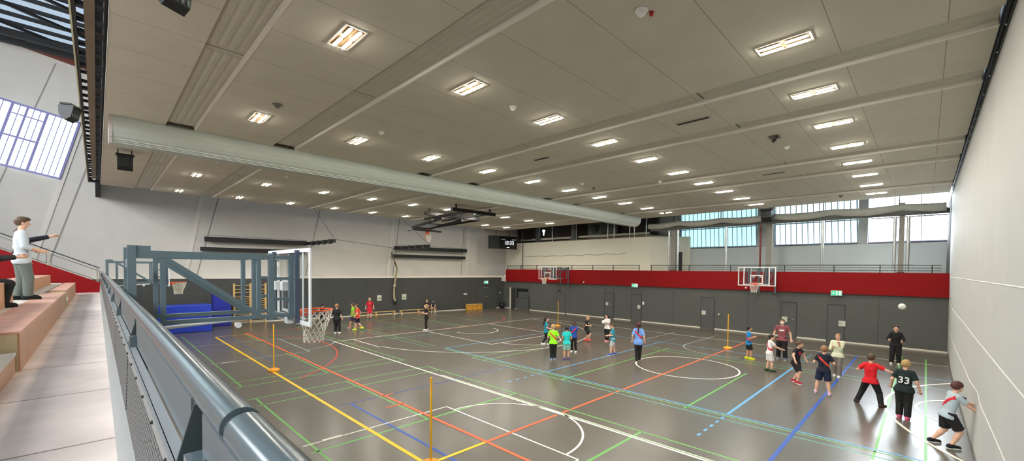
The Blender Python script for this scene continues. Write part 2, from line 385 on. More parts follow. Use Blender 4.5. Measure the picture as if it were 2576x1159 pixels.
# corner opening with roller shutter and open storage gate
mb = MB(); mb.box(XR + 0.07, XR + 0.11, 25.0, 26.55, 0, 2.0); d6 = struct('door_6', mb, M_door)
mb = MB(); mb.box(XR + 0.05, XR + 0.09, 25.05, 26.5, 1.62, 1.88); mb.box(XR + 0.045, XR + 0.09, 26.3, 26.5, 1.05, 1.62); mb.build('shutter_slot', M_black, d6)
mb = MB()
for k in range(8): mb.box(XR + 0.04, XR + 0.08, 25.08, 26.28, 1.06 + k * 0.07, 1.06 + k * 0.07 + 0.05)
mb.build('shutter_slat', mat('shutter_grey', rgb(104, 110, 108), 0.5, 0.2, 0.03), d6)
mb = MB(); mb.bar((XR + 0.02, 25.25, 1.35), (XR + 0.02, 24.85, 1.12), 0.02, 0.02); mb.bar((XR + 0.03, 24.9, 0), (XR + 0.03, 24.9, 1.15), 0.03, 0.03); mb.build('shutter_lever', M_black, d6)
mb = MB(); mb.box(XR + 0.05, XR + 0.12, 26.68, 27.2, 0, 1.92); d7 = struct('door_7', mb, M_groove)
mb = MB(); mb.box(XR - 0.01, XR + 0.08, 27.2, 27.34, 0.0, 1.94); mb.build('door_frame', M_trim, d7)
# double door in the end wall
mb = MB()
for a, b in ((24.35, 25.1), (25.12, 26.3)):
    mb.add([(a, yg(a) - .03, 0), (b, yg(b) - .03, 0), (b, yg(b) - .03, 2.0), (a, yg(a) - .03, 2.0), (a, yg(a) + .02, 0), (b, yg(b) + .02, 0), (b, yg(b) + .02, 2.0), (a, yg(a) + .02, 2.0)],
           [(0, 1, 2, 3), (4, 7, 6, 5), (0, 4, 5, 1), (3, 2, 6, 7), (0, 3, 7, 4), (1, 5, 6, 2)])
d8 = struct('door_8', mb, mat('grey_double_door', rgb(74, 76, 74), .55, 0, .03))
mb = MB(); mb.bar((24.9, yg(24.9) - .05, 1.93), (25.3, yg(25.3) - .05, 1.93), 0.05, 0.05); mb.build('door_closer', M_silver, d8)

# upper right: box room, facade, high back wall
w = MB()
xr0 = 29.5
w.prism([(xr0, 30.3), (xr0, 14.75), (31.35, 12.55), (33.5, 12.55), (33.5, 30.3)], 2, 3.58, 6.2)
w.add([(xr0, 30.3, 6.2), (xr0, 14.75, 6.34), (31.35, 12.55, 6.1), (33.5, 12.55, 6.0), (33.5, 30.3, 6.2)], [(0, 1, 2, 3, 4)])
struct('wall_box_room', w, mat('box_room_paint', rgb(250, 246, 230), 0.85, 0, 0.01, 1))
mb = MB(); mb.add([(30.74, 13.25, 3.6), (31.0, 12.94, 3.6), (31.0, 12.94, 5.05), (30.74, 13.25, 5.05), (30.78, 13.3, 3.6), (31.04, 12.99, 3.6), (31.04, 12.99, 5.05), (30.78, 13.3, 5.05)],
                  [(0, 1, 2, 3), (4, 7, 6, 5), (0, 4, 5, 1), (3, 2, 6, 7), (0, 3, 7, 4), (1, 5, 6, 2)])
struct('door_9', mb, mat('dark_doorway', rgb(62, 60, 66), 0.6, 0, 0))
XF = 31.5
w = MB(); w.box(XF, XF + .3, -16, 15, 3.5, 5.33)
struct('wall_facade_lower', w, mat('facade_grey_blue', rgb(208, 216, 219), 0.85, 0, 0.02, 1))
w = MB(); w.box(XF + .03, XF + .3, -16, 34, 8.4, 10.5); w.box(XF + .4, XF + .6, -16, 34, 5.0, 8.5)
w.box(XF - .12, XF + .2, 7.1, 8.1, 5.3, 8.5); w.box(XF - .12, XF + .2, 2.42, 2.86, 5.3, 8.5); w.box(XF, XF + .3, -16, -0.9, 5.3, 8.5); w.box(XF, XF + .3, 13.3, 15, 5.3, 8.5)
struct('wall_facade', w, mat('facade_pier', rgb(186, 190, 190), 0.85, 0, 0.02, 1))
GL = dict(blue=((0.42, 0.84, 0.93, 1), .46), pale=((0.66, 0.95, 1.0, 1), .6), white=((0.82, 0.93, 1.0, 1), 9.0))
M_mull = mat('window_mullion', rgb(158, 176, 200), 0.5, 0.2, 0)
M_mullv = mat('window_mullion_light', rgb(176, 170, 196), 0.5, 0.2, 0)
def window_right(n, y0, y1, tint, z0=5.35, z1=8.3, lean=0.1, step=0.30):
    """glazing bay: one pane mesh, mullions leaning slightly"""
    root = bpy.data.objects.new('window_%d' % n, None); COL.objects.link(root); root.location = (XF, (y0 + y1) / 2, z0); root['kind'] = 'structure'
    col, st = GL[tint]
    p = MB(); p.box(XF + .1, XF + .14, y0, y1, z0, z1)
    p.build('pane', backlit('backlit_glass_%s' % tint, col, st), root, (XF, (y0 + y1) / 2, z0))
    f = MB()
    for z in (z0 + 0.02, 6.72, 7.1): f.box(XF + .04, XF + .1, y0, y1, z - 0.035, z + 0.035)
    f.box(XF + .0, XF + .12, y0 - .04, y1 + .04, z0 - .06, z0)
    for yy in (y0, y1): f.bar((XF + .06, yy, z0), (XF + .06, yy + lean, z1), 0.07, 0.06)
    k = 0; y = y0 + step
    while y < y1 - 0.1:
        f.bar((XF + .07, y, z0), (XF + .07, y + lean, z1), 0.04 if k % 4 == 3 else 0.022, 0.04); y += step; k += 1
    f.build('frame', M_mull if tint != 'white' else M_mullv, root, (XF, (y0 + y1) / 2, z0))
    return root
def backlit(name, col, st):
    if name in MATS: return MATS[name]
    m = emit(name, col, st); n = m.node_tree.nodes; l = m.node_tree.links
    tc = n.new('ShaderNodeTexCoord'); nz = n.new('ShaderNodeTexNoise'); nz.inputs['Scale'].default_value = 1.6
    rp = n.new('ShaderNodeValToRGB'); rp.color_ramp.elements[0].color = tuple(x * 0.8 for x in col[:3]) + (1,); rp.color_ramp.elements[1].color = col
    l.new(tc.outputs['Object'], nz.inputs['Vector']); l.new(nz.outputs['Fac'], rp.inputs['Fac']); l.new(rp.outputs['Color'], n['Principled BSDF'].inputs['Emission Color'])
    return m
window_right(1, 8.15, 13.25, 'blue'); window_right(2, 7.42, 7.68, 'white', step=1); window_right(3, 2.88, 7.05, 'pale'); window_right(4, -0.85, 2.38, 'white', step=1.05)

# ceiling with recessed grooved radiator strips
ZC = 7.2
BANDS = [1.58, 4.01, 8.89, 11.33, 16.2, 18.62, 23.5]
XC0, XC1 = 0.17, 26.6
c = MB()
def yend(x): return 25.9 + 0.075 * x
edges = [XC0]
for b in BANDS: edges += [b - 0.3, b + 0.3]
edges.append(XC1)
for i in range(0, len(edges), 2):
    a, b = edges[i], edges[i + 1]
    P = [(a, -0.66), (b, -0.66), (b, yend(b)), (a, yend(a))]
    c.prism(P, 2, ZC, ZC + 0.16)
c.box(XC0, XC1, -0.66, 25.0, ZC + 0.17, ZC + 0.3)
struct('ceiling', c, M_ceil)
for i, b in enumerate(BANDS):
    root = empty('radiant_ceiling_strip', (b, 6.4, ZC), 'grooved metal heating strip in the ceiling, %s from the left gallery' % ORD[i], 'ceiling panel', 'grooved ceiling heating strips')
    for y0, y1 in ((-0.64, 3.4), (3.44, 8.4), (8.44, 13.6), (14.5, 19.4), (19.44, yend(b) - 0.02)):
        mb = MB(); mb.box(b - 0.29, b + 0.29, y0, y1, ZC + 0.06, ZC + 0.085)
        for k in range(4): mb.prism([(b - 0.25 + k * 0.135, ZC + 0.06), (b - 0.22 + k * 0.135, ZC + 0.046), (b - 0.165 + k * 0.135, ZC + 0.046), (b - 0.135 + k * 0.135, ZC + 0.06)], 1, y0 + 0.12, y1 - 0.12)
        mb.build('strip_panel', M_ceilmetal, root, (b, 6.4, ZC))
    mb = MB(); mb.box(b + 0.262, b + 0.299, -0.64, 13.6, ZC - .03, ZC + 0.1); mb.box(b + 0.262, b + 0.299, 14.5, yend(b) - 0.02, ZC - .03, ZC + 0.1)
    mb.build('lit_edge', mat('strip_edge_lit', rgb(236, 232, 222), 0.5, 0, 0.02), root, (b, 6.4, ZC))  # pale lip paints in the lit far side of the recess

# shell that closes the room outside the picture
w = MB(); w.box(-9, 36, -16.3, -16, 0, 15.5); struct('wall_behind', w, M_plaster)
w = MB(); w.box(-9.3, -9, -16, 34, 0, 15.5); struct('wall_left', w, M_plaster)
w = MB(); w.box(26.65, 36, -16, 34, 10.3, 10.5); w.box(26.6, 26.75, -16, 34, 7.6, 10.4); struct('ceiling_void', w, mat('void_dark', rgb(70, 66, 60), 0.9, 0, 0.1, 1))
w = MB(); w.box(31.0, 31.3, 15.2, 32, 6.0, 10.4); struct('wall_void', w, mat('void_brown', rgb(62, 54, 48), 0.9, 0, 0.1, 1))
w = MB(); w.box(-9, 0.0, -16, 33.2, 15.3, 15.5); w.box(0.0, 0.2, -16, 33, 7.4, 15.4); struct('ceiling_roof_left', w, mat('roof_dark', rgb(40, 42, 48), 0.9, 0, 0.1, 1))
w = MB(); w.box(0.0, 36, -16, -0.7, 7.3, 7.5); struct('ceiling_behind_curtain', w, M_black)
# skylights between dark roof bars above the stand
w = MB()
sk = backlit('skylight_glass', (0.56, 0.70, 0.86, 1), 0.24)
w.box(-8, -0.1, -15, 32.2, 15.24, 15.28); struct('window_5', w, sk)
root = empty('roof_truss', (-3, 22, 14.6), 'black steel roof bars and braces under the bluish skylight', 'roof truss')
mb = MB()
for k in range(12):
    mb.box(-8, -0.1, 20.3 + k * 1.06, 20.3 + k * 1.06 + 0.14, 15.0, 15.15)
mb.build('purlin', M_darksteel, root, (-3, 22, 14.6))
mb = MB()
for k in range(5): mb.bar((-7, 21 + k * 2.4, 14.85), (0, 25 + k * 2.4, 14.85), 0.12, 0.12)
for y in (30.6, 31.6): mb.box(-8, -0.1, y, y + 0.25, 14.35, 14.6)
mb.build('brace', M_darksteel, root, (-3, 22, 14.6))
mb = MB()
x0, x1 = -8.0, 0.1
mb.add([(x, yu(x) - o, 14.13 - 0.2 * x + dz) for o in (0.35, 0.0) for x, dz in ((x0, 0), (x1, 0), (x1, 0.25), (x0, 0.25))], [(0, 1, 2, 3), (4, 7, 6, 5), (0, 4, 5, 1), (3, 2, 6, 7), (0, 3, 7, 4), (1, 5, 6, 2)])
mb.build('edge_beam', mat('rust_red_beam', rgb(110, 46, 34), 0.6, 0, 0.1), root, (-3, 22, 14.6))
# leaning window in the end wall above the stand
def zl(x, z): return z - 0.24 * (x + 3.3)
wb = (-3, 32.7, 8)
root = bpy.data.objects.new('window_6', None); COL.objects.link(root); root.location = wb; root['kind'] = 'structure'
def wpt(u, t, o=0.0):
    """u along the sill from the right edge, t up the leaning window 0..1"""
    x = -1.33 - u + 0.50 * t * 1.55; z = 8.2 + 0.21 * u + 3.1 * t - 0.02
    return (x, yu(x) - o, z)
p = MB()
Q = [wpt(0, 0), wpt(5.2, 0), wpt(5.2, 1), wpt(0, 1)]
p.add([(x, y - .06, z) for x, y, z in Q] + [(x, y + .02, z) for x, y, z in Q], [(0, 1, 2, 3), (0, 4, 5, 1), (1, 5, 6, 2), (2, 6, 7, 3), (3, 7, 4, 0), (4, 7, 6, 5)])
p.build('pane', backlit('backlit_glass_left', (0.72, 0.95, 1.0, 1), .8), root, wb)
f = MB()
for u, wd in ((0, 0.09), (0.22, 0.03), (0.42, 0.03), (0.64, 0.03), (0.86, 0.03), (1.13, 0.1), (1.36, 0.03), (1.58, 0.03), (1.80, 0.08), (2.05, 0.03), (2.3, 0.1), (2.6, 0.03), (2.9, 0.03)):
    f.bar(wpt(u, 0, .08), wpt(u, 1, .08), wd, 0.05, 0, (0, 1, 0))
for u0, u1, t, wd in ((0, 5.2, 0, 0.1), (0, 5.2, 1, 0.1), (1.13, 5.2, 0.48, 0.08), (1.13, 2.3, 0.84, 0.05)):
    f.bar(wpt(u0, t, .09), wpt(u1, t, .09), 0.05, wd, 0, (0, 0, 1))
f.build('frame', mat('violet_grey_frame', rgb(138, 134, 184), 0.5, 0.1, 0), root, wb)

# unseen left facade windows, inferred from rail highlights, added to light the stand walkway
for k, (y0, y1) in enumerate(((-14.2, -8.2), (-7.2, -1.2), (-.2, 5.8), (6.8, 12.8), (13.8, 19.8), (20.8, 26.8))):
    root = bpy.data.objects.new('window_%d' % (7 + k), None); COL.objects.link(root); root.location = (-8.9, (y0 + y1) / 2, 8.0); root['kind'] = 'structure'
    p = MB(); p.box(-8.96, -8.9, y0, y1, 8.0, 12.4); p.build('pane', backlit('backlit_glass_stand', (0.94, 0.97, 1.0, 1), 4.3), root, root.location.copy())
    f = MB()
    for i in range(11): f.box(-8.9, -8.84, y0 + .6 * i - .02, y0 + .6 * i + .02, 8.0, 12.4)
    for z in (8.0, 10.6, 12.4): f.box(-8.9, -8.83, y0, y1, z - .04, z + .04)
    f.build('frame', M_mull, root, root.location.copy())

# ------------------------------------------------------------------ ceiling lights
root = empty('ceiling_light', (0, 0, 0))
mb = MB(); W2, L2 = 0.17, 0.37
mb.box(-W2, W2, -L2, -L2 + .025, -.012, .0); mb.box(-W2, W2, L2 - .025, L2, -.012, .0); mb.box(-W2, -W2 + .025, -L2 + .025, L2 - .025, -.012, .0); mb.box(W2 - .025, W2, -L2 + .025, L2 - .025, -.012, .0)
mb.build('frame', M_white, root)
mb = MB(); mb.box(-W2 + .025, W2 - .025, -L2 + .025, L2 - .025, -.004, -.001); mb.bar((0, -L2 + .03, -.006), (0, L2 - .03, -.006), .02, .008); mb.build('reflector', M_reflector, root)
for x in (-.072, .072):
    for s in (-1, 1):
        mb = MB(); pr = []
        for a, r in ((-.16, .006), (-.15, .02), (-.12, .03), (.12, .03), (.15, .02), (.16, .006)): pr.append((a, r))
        n = 8; vs = []; fs = []
        for a, r in pr:
            for k in range(n):
                t = 2 * PI * k / n; vs.append((x + r * math.cos(t), s * .175 + a, -.022 + .5 * r * math.sin(t)))
        for i in range(len(pr) - 1):
            for k in range(n): fs.append((i * n + k, i * n + (k + 1) % n, (i + 1) * n + (k + 1) % n, (i + 1) * n + k))
        for q in fs:
            zz = sum(vs[j][2] for j in q) / 4
            mb.add([vs[j] for j in q], [(0, 1, 2, 3)], 1 if zz > -.0225 else (0 if zz < -.026 and abs(sum(vs[j][0] - x for j in q) / 4) < .016 else 2), True)
        mb.build('lamp_tube', [M_tube, M_white, M_tubeside], root)
LX = [2.795 + 2.437 * i for i in range(10)]
ROWS = [(1.67, range(2, 10), 'in the row nearest the curtain'), (6.47, range(10), 'in the row over mid-court'),
        (11.4, range(10), 'just before the divider beam'), (20.4, range(10), 'just behind the divider beam'), (25.2, range(10), 'in the row along the end wall')]
first = True
for y, idx, lab in ROWS:
    for n, i in enumerate(idx):
        o = root if first else copy_tree(root); first = False
        o.location = (LX[i], y + (0.0 if y < 20 else 0.018 * (LX[i] - 12)), ZC - 0.002)
        tag(o, 'twin-tube ceiling light, %s from the left %s' % (ORD[n], lab), 'ceiling light', 'recessed twin-tube ceiling lights')

# ceiling vents, detectors
for x, y, ln, lab in ((10.08, 4.03, .8, 'slotted air vent in the ceiling near the curtain, nearer of three'), (10.18, 8.87, .65, 'slotted air vent in the ceiling over the middle court'), (17.45, 4.03, .75, 'slotted air vent in the ceiling towards the right gallery')):
    r = empty('air_vent', (x, y, ZC), lab, 'vent', 'slotted ceiling vents')
    mb = MB(); mb.box(x - .07, x + .07, y - ln / 2, y + ln / 2, ZC - .012, ZC - .001); mb.build('frame', M_ceilmetal, r, (x, y, ZC))
    mb = MB()
    for k in range(6):
        yy = y - ln / 2 + .03 + k * (ln - .06) / 6; mb.box(x - .05, x + .05, yy, yy + (ln - .06) / 6 - .012, ZC - .018, ZC - .010)
    mb.build('slot', M_groove, r, (x, y, ZC))
def detector(x, y, lab, big=1.0, dark=False):
    r = empty('smoke_detector', (x, y, ZC), lab, 'smoke detector', 'round ceiling detectors')
    m = mat('detector_grey', rgb(120, 116, 108), 0.5) if dark else M_white
    mb = MB(); mb.lathe([(.075 * big, -.001), (.078 * big, -.02), (.06 * big, -.04)], (x, y, ZC), 18); mb.build('base', m, r, (x, y, ZC))
    mb = MB(); mb.lathe([(.045 * big, -.04), (.05 * big, -.06), (.03 * big, -.085), (.008, -.09)], (x, y, ZC), 16); mb.build('sensor_head', m, r, (x, y, ZC))
    return r
r = detector(5.33, 2.86, 'large white ceiling detector with red beacon near the top edge', 1.15)
mb = MB(); mb.lathe([(.03, -.0), (.03, -.05), (.01, -.06)], (5.47, 2.78, ZC), 12); mb.build('beacon', mat('beacon_red', rgb(180, 40, 36), .4), r, (5.33, 2.86, ZC))
detector(6.52, 6.53, 'white ceiling detector between the second and third middle-row lights'); detector(2.85, 10.19, 'dark grey round ceiling detector near the leftmost front light', 1.25, True)
detector(5.31, 10.18, 'white ceiling detector beside the second light before the divider beam'); detector(13.96, 2.9, 'white ceiling detector beside the dark projector mount')
detector(15.92, 7.61, 'small white ceiling detector right of the sixth middle-row light', .9); detector(14.17, 10.1, 'small white ceiling detector near the fifth light before the divider', .9)
detector(15.31, 10.32, 'dark grey ceiling detector near the sixth light before the divider', 1.0, True); detector(5.29, 17.83, 'white ceiling detector just behind the divider beam, right one', .9)
detector(2.88, 16.96, 'white ceiling detector just behind the divider beam, left one', .9); detector(12.87, 16.97, 'dark ceiling detector below the middle of the divider beam', 1.0, True)
detector(24.6, 11.4, 'dark ceiling detector beyond the last light before the divider', 1.1, True); detector(24.6, 2.9, 'dark ceiling detector above the right gallery windows', 1.1, True)
r = empty('projector_mount', (12.73, 2.92, ZC), 'dark cross-shaped device fixed to the ceiling near the curtain', 'ceiling device')
mb = MB(); mb.box(12.6, 12.86, 2.8, 3.04, ZC - .04, ZC - .001); mb.build('mount_plate', mat('detector_grey', rgb(120, 116, 108), .5), r, (12.73, 2.92, ZC))
mb = MB(); mb.tube([(12.55, 2.84, ZC - .07), (12.68, 2.9, ZC - .07)], .04, 10); mb.tube([(12.8, 2.94, ZC - .07), (12.92, 3.0, ZC - .07)], .04, 10); mb.build('spot', M_darksteel, r, (12.73, 2.92, ZC))

# divider curtain housing under the ceiling
mb = MB()
prof = [(13.75, ZC - .001), (13.74, 7.08), (13.75, 6.96), (13.79, 6.84), (13.86, 6.74), (13.92, 6.70), (13.92, 6.675), (13.97, 6.675), (13.97, 6.645), (14.02, 6.645), (14.02, 6.615), (14.4, 6.615), (14.4, ZC - .001)]
mb.prism(prof, 0, 0.3, 26.1)
r = empty('divider_curtain_housing', (13, 14, 6.6), 'long pale grey divider curtain housing crossing the ceiling', 'curtain housing')
mb.build('housing', mat('housing_grey', rgb(186, 194, 186), 0.45, 0.0, 0.02), r, (13, 14, 6.6))
mb = MB(); mb.prism([(y - .02 if y < 14.2 else y, z - (.02 if z < 7 else -.0)) for y, z in prof], 0, 0.24, 0.3); mb.build('end_cap', mat('housing_end', rgb(196, 188, 184), .5), r, (13, 14, 6.6))
# cable tray along the open edge of the ceiling
r = empty('cable_tray', (0, 16, 7.1), 'long dark cable tray with slots along the ceiling edge', 'cable tray')
B = (0, 16, 7.1)
mb = MB(); mb.box(-.225, -.205, 5, 25, 7.12, 7.3); mb.build('light_edge', mat('tray_edge_light', rgb(206, 204, 170), .5), r, B)
mb = MB(); mb.box(-.205, -.165, 5, 25, 7.14, 7.3); mb.box(.115, .13, 5, 25, 7.16, 7.3); mb.build('side_rail', M_darksteel, r, B)
mb = MB(); mb.box(-.085, .025, 5, 24.6, 7.2, 7.24); mb.build('tray_bottom', mat('tray_brown', rgb(118, 104, 84), .6, 0, .1, 2), r, B)
mb = MB()
k = 0; y = 5.0
while y < 24.4:
    mb.box(-.17, .12, y, y + .06 + .08 * (k % 3 == 0), 7.22, 7.27); y += .42 + .13 * (k % 2); k += 1
mb.build('cross_rung', M_darksteel, r, B)
mb = MB(); mb.box(-.205, .13, 24.7, 25.0, 7.12, 7.3); mb.build('end_cap', M_darksteel, r, B)
mb = MB(); mb.sphere((-.03, 24.3, 7.2), .07, 12, 8); mb.build('end_lamp', mat('lamp_glass_pale', rgb(220, 226, 226), .3), r, B)

# ------------------------------------------------------------------ loudspeakers
def loudspeaker(loc, rz, lab, s=1.0, rod=0.0):
    r = empty('loudspeaker', loc, lab, 'loudspeaker', 'black loudspeakers', rz)
    mb = MB(); mb.prism([(-.16 * s, 0), (-.16 * s, -.08 * s), (-.1 * s, -.32 * s), (.04 * s, -.42 * s), (.16 * s, -.26 * s), (.17 * s, -.04 * s), (.15 * s, 0)], 0, -.17 * s, .17 * s)
    o = mb.build('cabinet', M_black, r, bevel=.012)
    mb = MB(); mb.box(-.2 * s, .2 * s, -.12 * s, .12 * s, 0.005, .05 * s); mb.build('bracket', M_darksteel, r)
    if rod:
        mb = MB()
        for sx in (-1, 1): mb.tube([(sx * .15 * s, 0, .04 * s), (sx * .15 * s, 0, rod)], .014, 8)
        mb.build('mount_rod', M_darksteel, r)
    mb = MB()
    for k in range(4): mb.box(-.15 * s + k * .085 * s, -.15 * s + k * .085 * s + .03, -.1, -.09, -.3 * s, -.05 * s)
    mb.build('grille_rib', mat('speaker_rib_grey', rgb(112, 122, 124), .5), r)
    return r
loudspeaker((.73, 6.75, 7.158), 0.5, 'dark ribbed loudspeaker hanging at the top edge, nearest one', .8)
loudspeaker((.66, 17.6, 7.0), 0.0, 'black loudspeaker hanging below the left end of the divider housing', 1.05, .198)
loudspeaker((-.37, 13.4, 7.1), 1.1, 'black box loudspeaker in front of the left upper window', .78)
loudspeaker((27.15, 6.5, 7.1), 1.5, 'black box loudspeaker in front of the right gallery windows', 1.55)
loudspeaker((29.4, 19.6, 7.3), 1.3, 'black loudspeaker hanging over the white box room', 1.5)

# ------------------------------------------------------------------ the grey divider curtain hanging at the right
YC = -0.76
mb = MB(); nx, nz = 120, 40
def cy(x, z):
    t = max(0.0, 1 - z / 6.5)
    v = 0.010 * math.sin(x * 0.6 + 0.4) * t + 0.03 * math.sin(x * 0.37 + 1.0) * t * t + 0.004 * math.sin(x * 1.2 - z * 0.8) * t
    d2 = ((x - 12.45) / 0.8) ** 2 + ((z - 1.05) / 0.6) ** 2
    return YC + v - 0.05 * math.exp(-d2)
vs = []
for j in range(nz + 1):
    z = 0.02 + (7.15 - 0.02) * j / nz
    for i in range(nx + 1):
        x = 2.0 + (27.25 - 2.0) * i / nx
        vs.append((x, cy(x, z), z))
fs = [(j * (nx + 1) + i, j * (nx + 1) + i + 1, (j + 1) * (nx + 1) + i + 1, (j + 1) * (nx + 1) + i) for j in range(nz) for i in range(nx)]
mb.add(vs, fs, 0, True)
r = empty('divider_curtain', (14, YC, 0), 'tall pale grey divider curtain hanging at the right edge', 'curtain')
M_curt = mat('pale_curtain_vinyl', rgb(190, 190, 187), 0.75, 0, 0.03, 1.0)
o = mb.build('curtain_sheet', M_curt, r, (14, YC, 0), fix=False)
md = o.modifiers.new('Solid', 'SOLIDIFY'); md.thickness = 0.012; md.offset = -1
mb = MB()
for zz, amp in ((3.47, 0.0), (2.32, 0.02), (1.26, 0.03)):
    pts = [(x, cy(x, zz) + 0.006, zz + amp * math.sin(x * 0.5) + 1.5 * amp * math.sin(x * 0.21 + 1)) for x in [2.0 + 25.2 * i / 120 for i in range(121)]]
    mb.tube(pts, .013, 6)
mb.build('seam_tape', mat('curtain_seam_white', rgb(224, 221, 214), .7), r, (14, YC, 0))
mb = MB(); mb.box(2.0, 31.2, YC - .03, YC + .03, 7.15, 7.24); mb.build('top_rail', M_darksteel, r, (14, YC, 0))
mb = MB()
for k in range(26): mb.sphere((3 + k * .93 + .3 * math.sin(k * 7), YC + .035, 7.19), .018, 8, 6)  # silver beads stand for spots of light through the dark slot
mb.build('light_spot', M_silver, r, (14, YC, 0))
mb = MB(); n = 40; vs = []; 
for z in (3.62, 7.2):
    for i in range(n + 1): vs.append((27.3 + 4.0 * i / n, YC - .02 + .03 * math.sin(i * 1.4), z))
mb.add(vs, [(i, i + 1, n + 2 + i, n + 1 + i) for i in range(n)], 0, True)
o = mb.build('side_net', M_curtain_dark, r, (14, YC, 0), fix=False); o['label'] = 'dark net closing the gap to the gallery windows'
md = o.modifiers.new('Solid', 'SOLIDIFY'); md.thickness = 0.01

# ------------------------------------------------------------------ spectator stand on the left
ZW = 2.4
w = MB(); w.box(-9, 0.085, -16, 26.6, 2.2, ZW); struct('floor_stand', w, M_deck)
w = MB(); w.box(-0.02, 0.10, -16, 30, -0.1, 2.385); struct('wall_stand_front', w, M_wallgrey)
def bench_row(x1, depth, y0, y1, zb, zt, lab, endpale=True):
    r = empty('spectator_bench', (x1, (y0 + y1) / 2, zb), lab, 'bench', 'wooden spectator benches')
    B = (x1, (y0 + y1) / 2, zb)
    mb = MB(); mb.box(x1 - .02, x1, y0 + .02, y1 - .02, zb, zt - .03); mb.build('front_board', M_benchside, r, B)
    mb = MB(); mb.box(x1 - depth, x1 + .005, y0, y1, zt - .03, zt); mb.build('seat_board', M_bench, r, B, bevel=.004)
    mb = MB(); mb.box(x1 - depth, x1 - .02, y0 + .004, y0 + .03, zb, zt - .03); mb.box(x1 - depth, x1 - .02, y1 - .03, y1 - .004, zb, zt - .03); mb.build('end_board', M_benchend, r, B)
    return r
bench_row(-.63, .42, 7.28, 17.1, ZW, 2.86, 'long reddish wooden front bench beside the walkway, nearer section')
bench_row(-.63, .32, 17.6, 25.0, ZW, 2.90, 'short reddish wooden front bench next to the red parapet')
w = MB(); w.box(-1.6, -1.06, 7.3, 26.4, ZW, 2.85); struct('floor_stand_tier', w, M_step)
w = MB(); w.box(-9, -1.6, -16, 26.4, ZW, 2.85); struct('floor_stand_back', w, M_step)
bench_row(-1.16, .5, 2.0, 12.6, 2.85, 3.3, 'second-row wooden bench at the left edge, with pale end face')
bench_row(-1.3, .5, 16.2, 24.6, 2.85, 3.22, 'second-row wooden bench behind the standing man')
r = empty('aisle_step', (-.85, 5.5, ZW), 'low pale aisle step with tan riser at the lower left', 'step')
mb = MB(); mb.box(-1.5, -.665, 2.5, 7.24, ZW, 2.6); mb.build('riser', M_benchside, r, (-.85, 5.5, ZW))
mb = MB(); mb.box(-1.5, -.655, 2.5, 7.25, 2.6, 2.63); mb.build('tread', M_step, r, (-.85, 5.5, ZW))
mb = MB(); mb.box(-1.5, -1.02, 2.5, 7.24, 2.63, 2.85); mb.build('upper_riser', M_benchend, r, (-.85, 5.5, ZW))
for y, lab in ((17.3, 'round white step light at the aisle between the front benches'), (16.05, 'round pale step light on the second-row bench end')):
    r = empty('step_light', (-.62 if y > 17 else -1.28, y, 2.62 if y > 17 else 3.02), lab, 'light', 'round step lights')
    mb = MB(); mb.box(-.7, .0, -.14, .14, -.22, .2) if y > 17 else mb.box(-.3, .0, -.1, .1, -.17, .17); mb.build('housing', M_benchend, r)
    mb = MB(); mb.sphere((.0, -.02, .04), .07, 12, 8, 0, (.5, 1, 1)); mb.build('lens', M_white, r)
# sloping red end parapet with handrail
YP = 26.6
mb = MB(); mb.prism([(-5.5, ZW - .1), (.13, ZW - .1), (.13, 2.83), (-1.9, 3.82), (-5.5, 5.6)], 1, YP, YP + .2)
o = mb.build('stair_parapet', M_red, None, (-2, YP, ZW)); tag(o, 'sloping dark red parapet at the far end of the stand', 'parapet')
r = empty('stair_railing', (-1, YP + .1, 2.9), 'grey sloping railing on top of the red stand parapet', 'railing')
B = (-1, YP + .1, 2.9)
mb = MB(); mb.tube([(-5.5, YP + .1, 6.25), (.1, YP + .1, 3.5)], .022, 8); mb.build('handrail', M_darkrail, r, B)
def fpanel(xa, xb):
    q = MB(); za = lambda x: 3.35 + (.13 - x) * .487
    lo = lambda x: 2.9 + (.13 - x) * .487
    pts = [(xa, YP + .1, za(xa)), (xb, YP + .1, za(xb)), (xb, YP + .1, lo(xb)), (xa, YP + .1, lo(xa))]
    for i in range(4): q.bar(pts[i], pts[(i + 1) % 4], .035, .035, 0, (0, 1, 0))
    return q.build('infill_frame', mat('warm_grey_rail', rgb(128, 124, 116), .5, .2, .02), r, B)
fpanel(-1.38, .1); fpanel(-3.0, -1.52); fpanel(-4.6, -3.1)
mb = MB()
for x in (.02, -1.45, -3.05): mb.bar((x, YP + .1, 2.8 - (x - .13) * .487), (x, YP + .1, 3.55 - (x - .13) * .487), .06, .03)
mb.build('post', mat('warm_grey_rail2', rgb(170, 166, 156), .5, .2, .02), r, B)

# big tubular railing along the front of the stand
r = empty('stand_railing', (.15, 8, ZW), 'blue-grey tube railing with mesh infill along the stand walkway', 'railing')
B = (.15, 8, ZW)
RX, RZ, RR = 0.183, 3.33, 0.034
def rail_tube(y0, y1):
    q = MB(); q.tube([(RX, y0 + (y1 - y0) * i / 6, RZ) for i in range(7)], RR, 28); return q.build('handrail_tube', M_rail, r, B)
rail_tube(-1.0, .842); rail_tube(.877, 3.72)
y = 3.735
while y < 26: rail_tube(y, min(y + 2.85, 26.4)); y += 2.865
mb = MB(); mb.tube([(RX, .80, RZ - .004), (RX, .90, RZ - .004)], RR * .86, 20); mb.build('tube_connector', mat('dark_connector', rgb(46, 58, 60), .6, .1, 0), r, B)
SY = [-.85, 1.17, 3.15, 5.12, 7.1, 9.1, 11.1, 13.1, 15.1, 17.1, 19.1, 21.1, 23.1, 25.1, 26.4]
